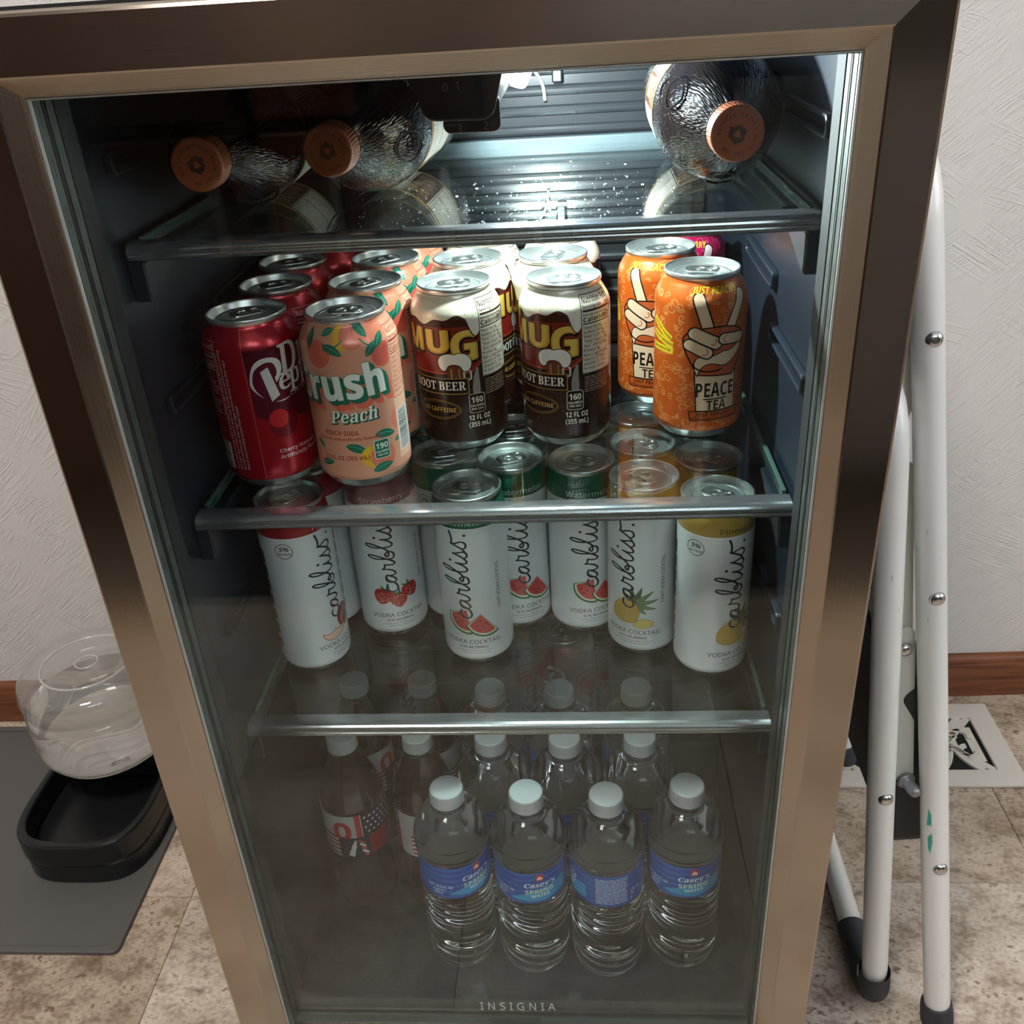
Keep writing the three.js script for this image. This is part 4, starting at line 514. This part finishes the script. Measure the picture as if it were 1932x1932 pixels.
{ // droplets on the back wall above the cans and specks on the top shelf
  const g = new THREE.SphereGeometry(1, 8, 6), m = phys({ color: lin(0.75, 0.8, 0.82), roughness: 0.2 }), q = new THREE.InstancedMesh(g, m, 420), mm = new THREE.Matrix4();
  for (let i = 0; i < 420; i++) { const s = 0.0003 + 0.0008 * rnd() ** 2.4; i < 385 ? mm.makeScale(s, s, s * 0.5).setPosition(rr(-0.13, 0.15), rr(0.66, 0.712), -0.3902) : mm.makeScale(s, s * 0.4, s).setPosition(rr(-0.02, 0.13), H1 + 0.0001, rr(-0.35, -0.12)); q.setMatrixAt(i, mm); }
  q.name = 'water_droplets'; q.userData = { label: 'tiny pale water droplets on the cooler back wall and the top glass shelf', category: 'droplets', kind: 'stuff' }; q.castShadow = q.receiveShadow = true; scene.add(q);
}
// ---------------------------------------------------------------- folded step stool beside the cooler
{
  const scratch = canvasTex(256, 1024, (c) => { c.fillStyle = '#e9e8e3'; c.fillRect(0, 0, 256, 1024); c.fillStyle = '#3fae96'; c.save(); c.translate(92, 896); c.rotate(0.25); c.beginPath(); c.moveTo(-7, -2); c.lineTo(0, -7); c.lineTo(9, 1); c.lineTo(-6, 4); c.fill(); c.beginPath(); c.moveTo(-6, 9); c.lineTo(8, 8); c.lineTo(9, 15); c.lineTo(3, 19); c.lineTo(-5, 14); c.fill(); c.restore(); c.strokeStyle = 'rgba(60,55,50,.6)'; c.lineWidth = 1.4; c.setLineDash([9, 4, 3, 6]); c.beginPath(); c.moveTo(150, 250); c.lineTo(152, 430); c.stroke(); c.setLineDash([]); for (let i = 0; i < 60; i++) { c.fillStyle = `rgba(90,80,70,${rr(0.1, 0.4)})`; c.fillRect(rr(0, 256), rr(0, 1024), rr(1, 4), rr(1, 3)); } });
  const enamel = phys({ color: 0xffffff, roughness: 0.3, clearcoat: 0.25, map: scratch }), rubber = std(lin(0.035, 0.036, 0.042), 0.65), chrome = phys({ color: lin(0.6, 0.62, 0.64), metalness: 1, roughness: 0.22 }), bar = std(lin(0.66, 0.65, 0.58), 0.45), tread = std(lin(0.022, 0.022, 0.026), 0.5);
  const t = thing('step_stool', 'folded white tubular step stool with dark treads leaning beside the cooler', 'step stool', [0, 0, 0], 0);
  const r = 0.0112, wide = 0.335, flip = (g) => { const U = g.attributes.uv; for (let i = 0; i < U.count; i++) U.setXY(i, U.getY(i), U.getX(i)); return g; };
  const T = (y, back = 0, dx = 0, dz = 0) => [0.379 - 0.121 * y + dx, y, -0.088 - 0.14 * y - back * wide + dz], L = (y, back = 0, dx = 0, dz = 0) => [0.3237 - 0.074 * y + dx, y, -0.097 - 0.1 * y - back * wide + dz];
  part('tall_frame', flip(bentTube([T(0.012), T(0.35), T(0.752), T(0.752, 1), T(0.35, 1), T(0.012, 1)], r, 0.045)), enamel, t);
  part('low_frame', flip(bentTube([L(0.6, 0.7), L(0.6, 1), L(0.0155, 1), L(0.0155), L(0.6), L(0.6, 0.3)], r, 0.05)), enamel, t);
  const footG = lathe(rounded([[0, 0], [0.0135, 0], [0.0145, 0.004], [0.0138, 0.024], [0.0125, 0.026], [0.0113, 0.026]], 2), 28);
  for (const k of [0, 1]) part('rubber_foot', footG, rubber, t, [T(0)[0] - 0.0005, 0.0004, T(0, k)[2]], [-0.13, 0, 0.12]);
  for (const k of [0, 1]) { const d = k ? 1 : -1; part('rubber_foot', [tube([L(0.055, k), L(0.032, k, 0, d * 0.002), L(0.019, k, 0, d * 0.017), L(0.0148, k, 0, d * 0.05), L(0.0148, k, 0, d * 0.08)], 0.0138, 40, 24)], rubber, t); }
  part('floor_strip', box(0.014, 0.006, 0.15, L(0)[0], 0.0034, L(0, 0.5)[2], 0.002), rubber, t);
  const rivetG = lathe(rounded([[0, 0.0042], [0.003, 0.0042], [0.0058, 0.0022], [0.0062, 0]], 2), 24).rotateX(Math.PI / 2);
  for (const p of [T(0.632), T(0.438), T(0.186), L(0.258)]) part('rivet', rivetG, chrome, t, [p[0] + 0.001, p[1], p[2] + 0.0095]);
  // link bars between the frames with their screws
  const M2 = (y, dz) => [(T(y)[0] + L(y)[0]) / 2, y, (T(y)[2] + L(y)[2]) / 2 + dz];
  const barBetween = (p, q, w) => { const d = V(q).sub(V(p)), l = d.length(), g = extrude(roundRect(w, l + w, w / 2), 0.003, 0.0006, 8, 1), m = new THREE.Matrix4().makeBasis(new THREE.Vector3().crossVectors(d.clone().normalize(), new THREE.Vector3(0.25, 0, 1).normalize()).normalize(), d.clone().normalize(), new THREE.Vector3().crossVectors(new THREE.Vector3().crossVectors(d.clone().normalize(), new THREE.Vector3(0.25, 0, 1).normalize()), d.clone().normalize()).normalize()); m.setPosition(V(p).add(V(q)).multiplyScalar(0.5)); return g.applyMatrix4(m); };
  part('link_bar', barBetween(M2(0.265, -0.012), M2(0.395, -0.012), 0.016), bar, t); part('link_bar', barBetween(M2(0.385, -0.017), M2(0.53, -0.017), 0.015), bar, t); part('link_bar', barBetween(M2(0.265, -0.3), M2(0.5, -0.3), 0.016), bar, t);
  part('screw', rivetG, chrome, t, M2(0.385, -0.0085), [0, 0.2, 0]);
  part('pivot_bolt', [lathe(rounded([[0, 0], [0.0078, 0], [0.0078, 0.004], [0.0052, 0.005], [0.005, 0.013], [0.0042, 0.0175], [0, 0.019]], 2), 24).rotateX(Math.PI / 2)], phys({ color: lin(0.3, 0.31, 0.33), metalness: 0.6, roughness: 0.35 }), t, M2(0.262, -0.0085), [0.12, 0.3, 0]);
  part('corner_plate', extrude(poly([[-0.02, -0.03], [0.004, 0.02], [0.006, 0.075], [-0.012, 0.075], [-0.028, 0.02]]), 0.003, 0.0006, 4, 1), bar, t, T(0.555, 0, -0.012, -0.014), [-0.14, 0.1, 0.12]);
  part('grip_sleeve', tube([M2(0.55, -0.03), M2(0.475, -0.03)], 0.0075, 8, 16), std(lin(0.1, 0.105, 0.12), 0.6), t);
  // two ribbed plastic treads standing on edge between the frames
  const treadG = (h) => extrude(roundRect(0.295, h, 0.02), 0.03, 0.004, 8, 3).rotateY(Math.PI / 2);
  part('tread', treadG(0.19), tread, t, [M2(0.275, 0)[0] - 0.004, 0.26, M2(0.27, 0)[2] - 0.164], [0, 0, 0.09]); part('tread', treadG(0.14), tread, t, [M2(0.47, 0)[0] - 0.02, 0.465, M2(0.47, 0)[2] - 0.2], [0, 0, 0.09]);
}
// ---------------------------------------------------------------- scrolled floor register
{
  const t = thing('floor_register', 'cream cast floor vent with scrolled openings set near the baseboard', 'vent', [0.434, 0.0004, -0.45]);
  const W = 0.296, D = 0.145, s = roundRect(W, D, 0.002), iw = 0.238, id = 0.092; s.holes.push(roundRect(iw, id, 0.001));
  const cream = phys({ color: lin(0.68, 0.64, 0.56), roughness: 0.4 }), lay = (g) => g.rotateX(-Math.PI / 2);
  part('frame', lay(extrude(s, 0.0042, 0.0012, 4, 2)), cream, t);
  const bars = []; const arc = (cx, cy, rad, a0, a1, w, h = 0.0038) => { const sh = new THREE.Shape(); sh.absarc(cx, cy, rad + w / 2, a0, a1, false); sh.absarc(cx, cy, rad - w / 2, a1, a0, true); bars.push(lay(extrude(sh, h, 0.0006, 18, 1))); };
  const line = (x0, y0, x1, y1, w) => { const dx = x1 - x0, dy = y1 - y0, l = Math.hypot(dx, dy), nx = (-dy / l) * w / 2, ny = (dx / l) * w / 2; bars.push(lay(extrude(poly([[x0 + nx, y0 + ny], [x0 - nx, y0 - ny], [x1 - nx, y1 - ny], [x1 + nx, y1 + ny]]), 0.0038, 0.0006, 4, 1))); };
  for (const c of [-0.0793, 0, 0.0793]) {      // one motif in each third: two crossing bows, hooked scrolls between them
    const h = id / 2;
    for (const sx of [-1, 1]) {
      const rad = 0.058, a = Math.asin(h / rad) * 0.98, cx = c + sx * 0.062; arc(cx, 0, rad, sx > 0 ? Math.PI - a : -a, sx > 0 ? Math.PI + a : a, 0.0098);
      line(c + sx * 0.037, h, c - sx * 0.002, 0.004, 0.0082); line(c + sx * 0.037, -h, c - sx * 0.002, -0.004, 0.0082);
      for (const sy of [-1, 1]) arc(c + sx * 0.0185, sy * 0.0135, 0.0095, sx > 0 ? (sy > 0 ? -0.6 : 1.6) : sy > 0 ? -0.9 : 1.4, sx > 0 ? (sy > 0 ? 3.6 : 6.2) : sy > 0 ? 3.6 : 6.0, 0.0066);
    }
  }
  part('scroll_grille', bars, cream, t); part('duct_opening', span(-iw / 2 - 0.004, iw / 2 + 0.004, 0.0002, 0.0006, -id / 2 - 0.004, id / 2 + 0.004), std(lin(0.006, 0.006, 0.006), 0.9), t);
  for (const x of [-0.108, 0.108]) part('damper_blade', box(0.012, 0.001, 0.06, x, 0.0012, 0, 0.0004), cream, t);
}
// ---------------------------------------------------------------- pet mat and gravity waterer
{
  const mat = thing('pet_mat', 'dark grey silicone pet feeding mat with a raised lip', 'mat', [-0.729, 0.0003, -0.32]);
  const W = 0.6, D = 0.346, lip = roundRect(W, D, 0.008), gm = phys({ color: lin(0.1, 0.096, 0.09), roughness: 0.55, sheen: 0.3, sheenColor: lin(0.2, 0.2, 0.2) }); lip.holes.push(roundRect(W - 0.016, D - 0.016, 0.014));
  part('mat_sheet', extrude(roundRect(W - 0.001, D - 0.001, 0.007), 0.0022, 0.0006, 6, 1).rotateX(-Math.PI / 2), gm, mat); part('lip', extrude(lip, 0.0052, 0.0014, 6, 2).rotateX(-Math.PI / 2), gm, mat);
  const t = thing('pet_waterer', 'gravity pet waterer, black dish with an upturned clear water jug on the grey mat', 'pet bowl', [-0.512, 0.0027, -0.312]);
  const dish = (r, back, inner) => { const s = new THREE.Shape(); s.moveTo(-r, back); s.lineTo(-r, 0); s.absarc(0, 0, r, Math.PI, 2 * Math.PI, false); s.lineTo(r, back); s.lineTo(-r, back); return s; };
  const plan = (r, back) => { const s = new THREE.Shape(); s.moveTo(-r + 0.02, back); s.quadraticCurveTo(-r, back, -r, back - 0.02); s.lineTo(-r, 0.0); s.bezierCurveTo(-r, -r * 1.0, -r * 0.62, -r * 1.03, 0, -r * 1.03); s.bezierCurveTo(r * 0.62, -r * 1.03, r, -r * 1.0, r, 0.0); s.lineTo(r, back - 0.02); s.quadraticCurveTo(r, back, r - 0.02, back); s.closePath(); return s; };
  const blk = phys({ color: lin(0.01, 0.0105, 0.012), roughness: 0.28 }), up = (g) => g.rotateX(-Math.PI / 2);
  part('foot_ring', up(extrude(plan(0.0745, 0.15), 0.027, 0.003, 20, 3)), blk, t);
  const wall = plan(0.076, 0.152); wall.holes.push(plan(0.066, 0.06)); part('dish_wall', up(extrude(wall, 0.032, 0.0035, 20, 3)), blk, t, [0, 0.0275, 0]);
  part('reservoir_seat', up(extrude(roundRect(0.146, 0.092, 0.02, 0, 0.104), 0.02, 0.004, 10, 3)), blk, t, [0, 0.058, 0]);
  part('neck_collar', lathe(rounded([[0.03, 0], [0.05, 0], [0.05, 0.0004], [0.04, 0.0008], [0.03, 0.0008]], 1), 48), blk, t, [0, 0.0775, -0.073]);
  const jugPts = rounded([[0, 0.0], [0.04, 0.0], [0.066, 0.0003], [0.077, 0.005], [0.0805, 0.018], [0.081, 0.04], [0.081, 0.07], [0.0775, 0.0745], [0.0775, 0.079], [0.081, 0.084], [0.081, 0.098], [0.0775, 0.1085], [0.066, 0.1145], [0.054, 0.115], [0.0505, 0.1125], [0.047, 0.115], [0.02, 0.1155], [0.017, 0.1135], [0, 0.1135]], 3);
  const hazy = (tr) => phys({ color: lin(0.9, 0.9, 0.88), roughness: 0.03, transmission: tr, thickness: 0, ior: 1.7 });
  const jug = part('water_jug', lathe(jugPts, 72), hazy(0.88), t, [-0.004, 0.082, -0.073]);
  part('embossed_ring', [new THREE.TorusGeometry(0.051, 0.0014, 8, 60).rotateX(Math.PI / 2).translate(0, 0.1142, 0), new THREE.TorusGeometry(0.0125, 0.0011, 8, 32).rotateX(Math.PI / 2).translate(0, 0.1142, 0)], hazy(0.7), jug);
  part('jug_water', lathe(rounded([[0, 0.0012], [0.066, 0.0014], [0.0755, 0.006], [0.079, 0.018], [0.0795, 0.04], [0.0795, 0.0655], [0.0795, 0.066], [0, 0.066]], 1), 72), clear(1.2), jug);
  part('jug_cap', lathe(rounded([[0, -0.0035], [0.064, -0.0035], [0.07, -0.002], [0.071, -0.0008], [0.068, -0.0004], [0, -0.0004]], 1), 48), std(lin(0.62, 0.57, 0.5), 0.6), jug);
}
scene.traverse((o) => { if (o.isMesh) o.castShadow = o.receiveShadow = true; });
renderer.render(scene, camera);
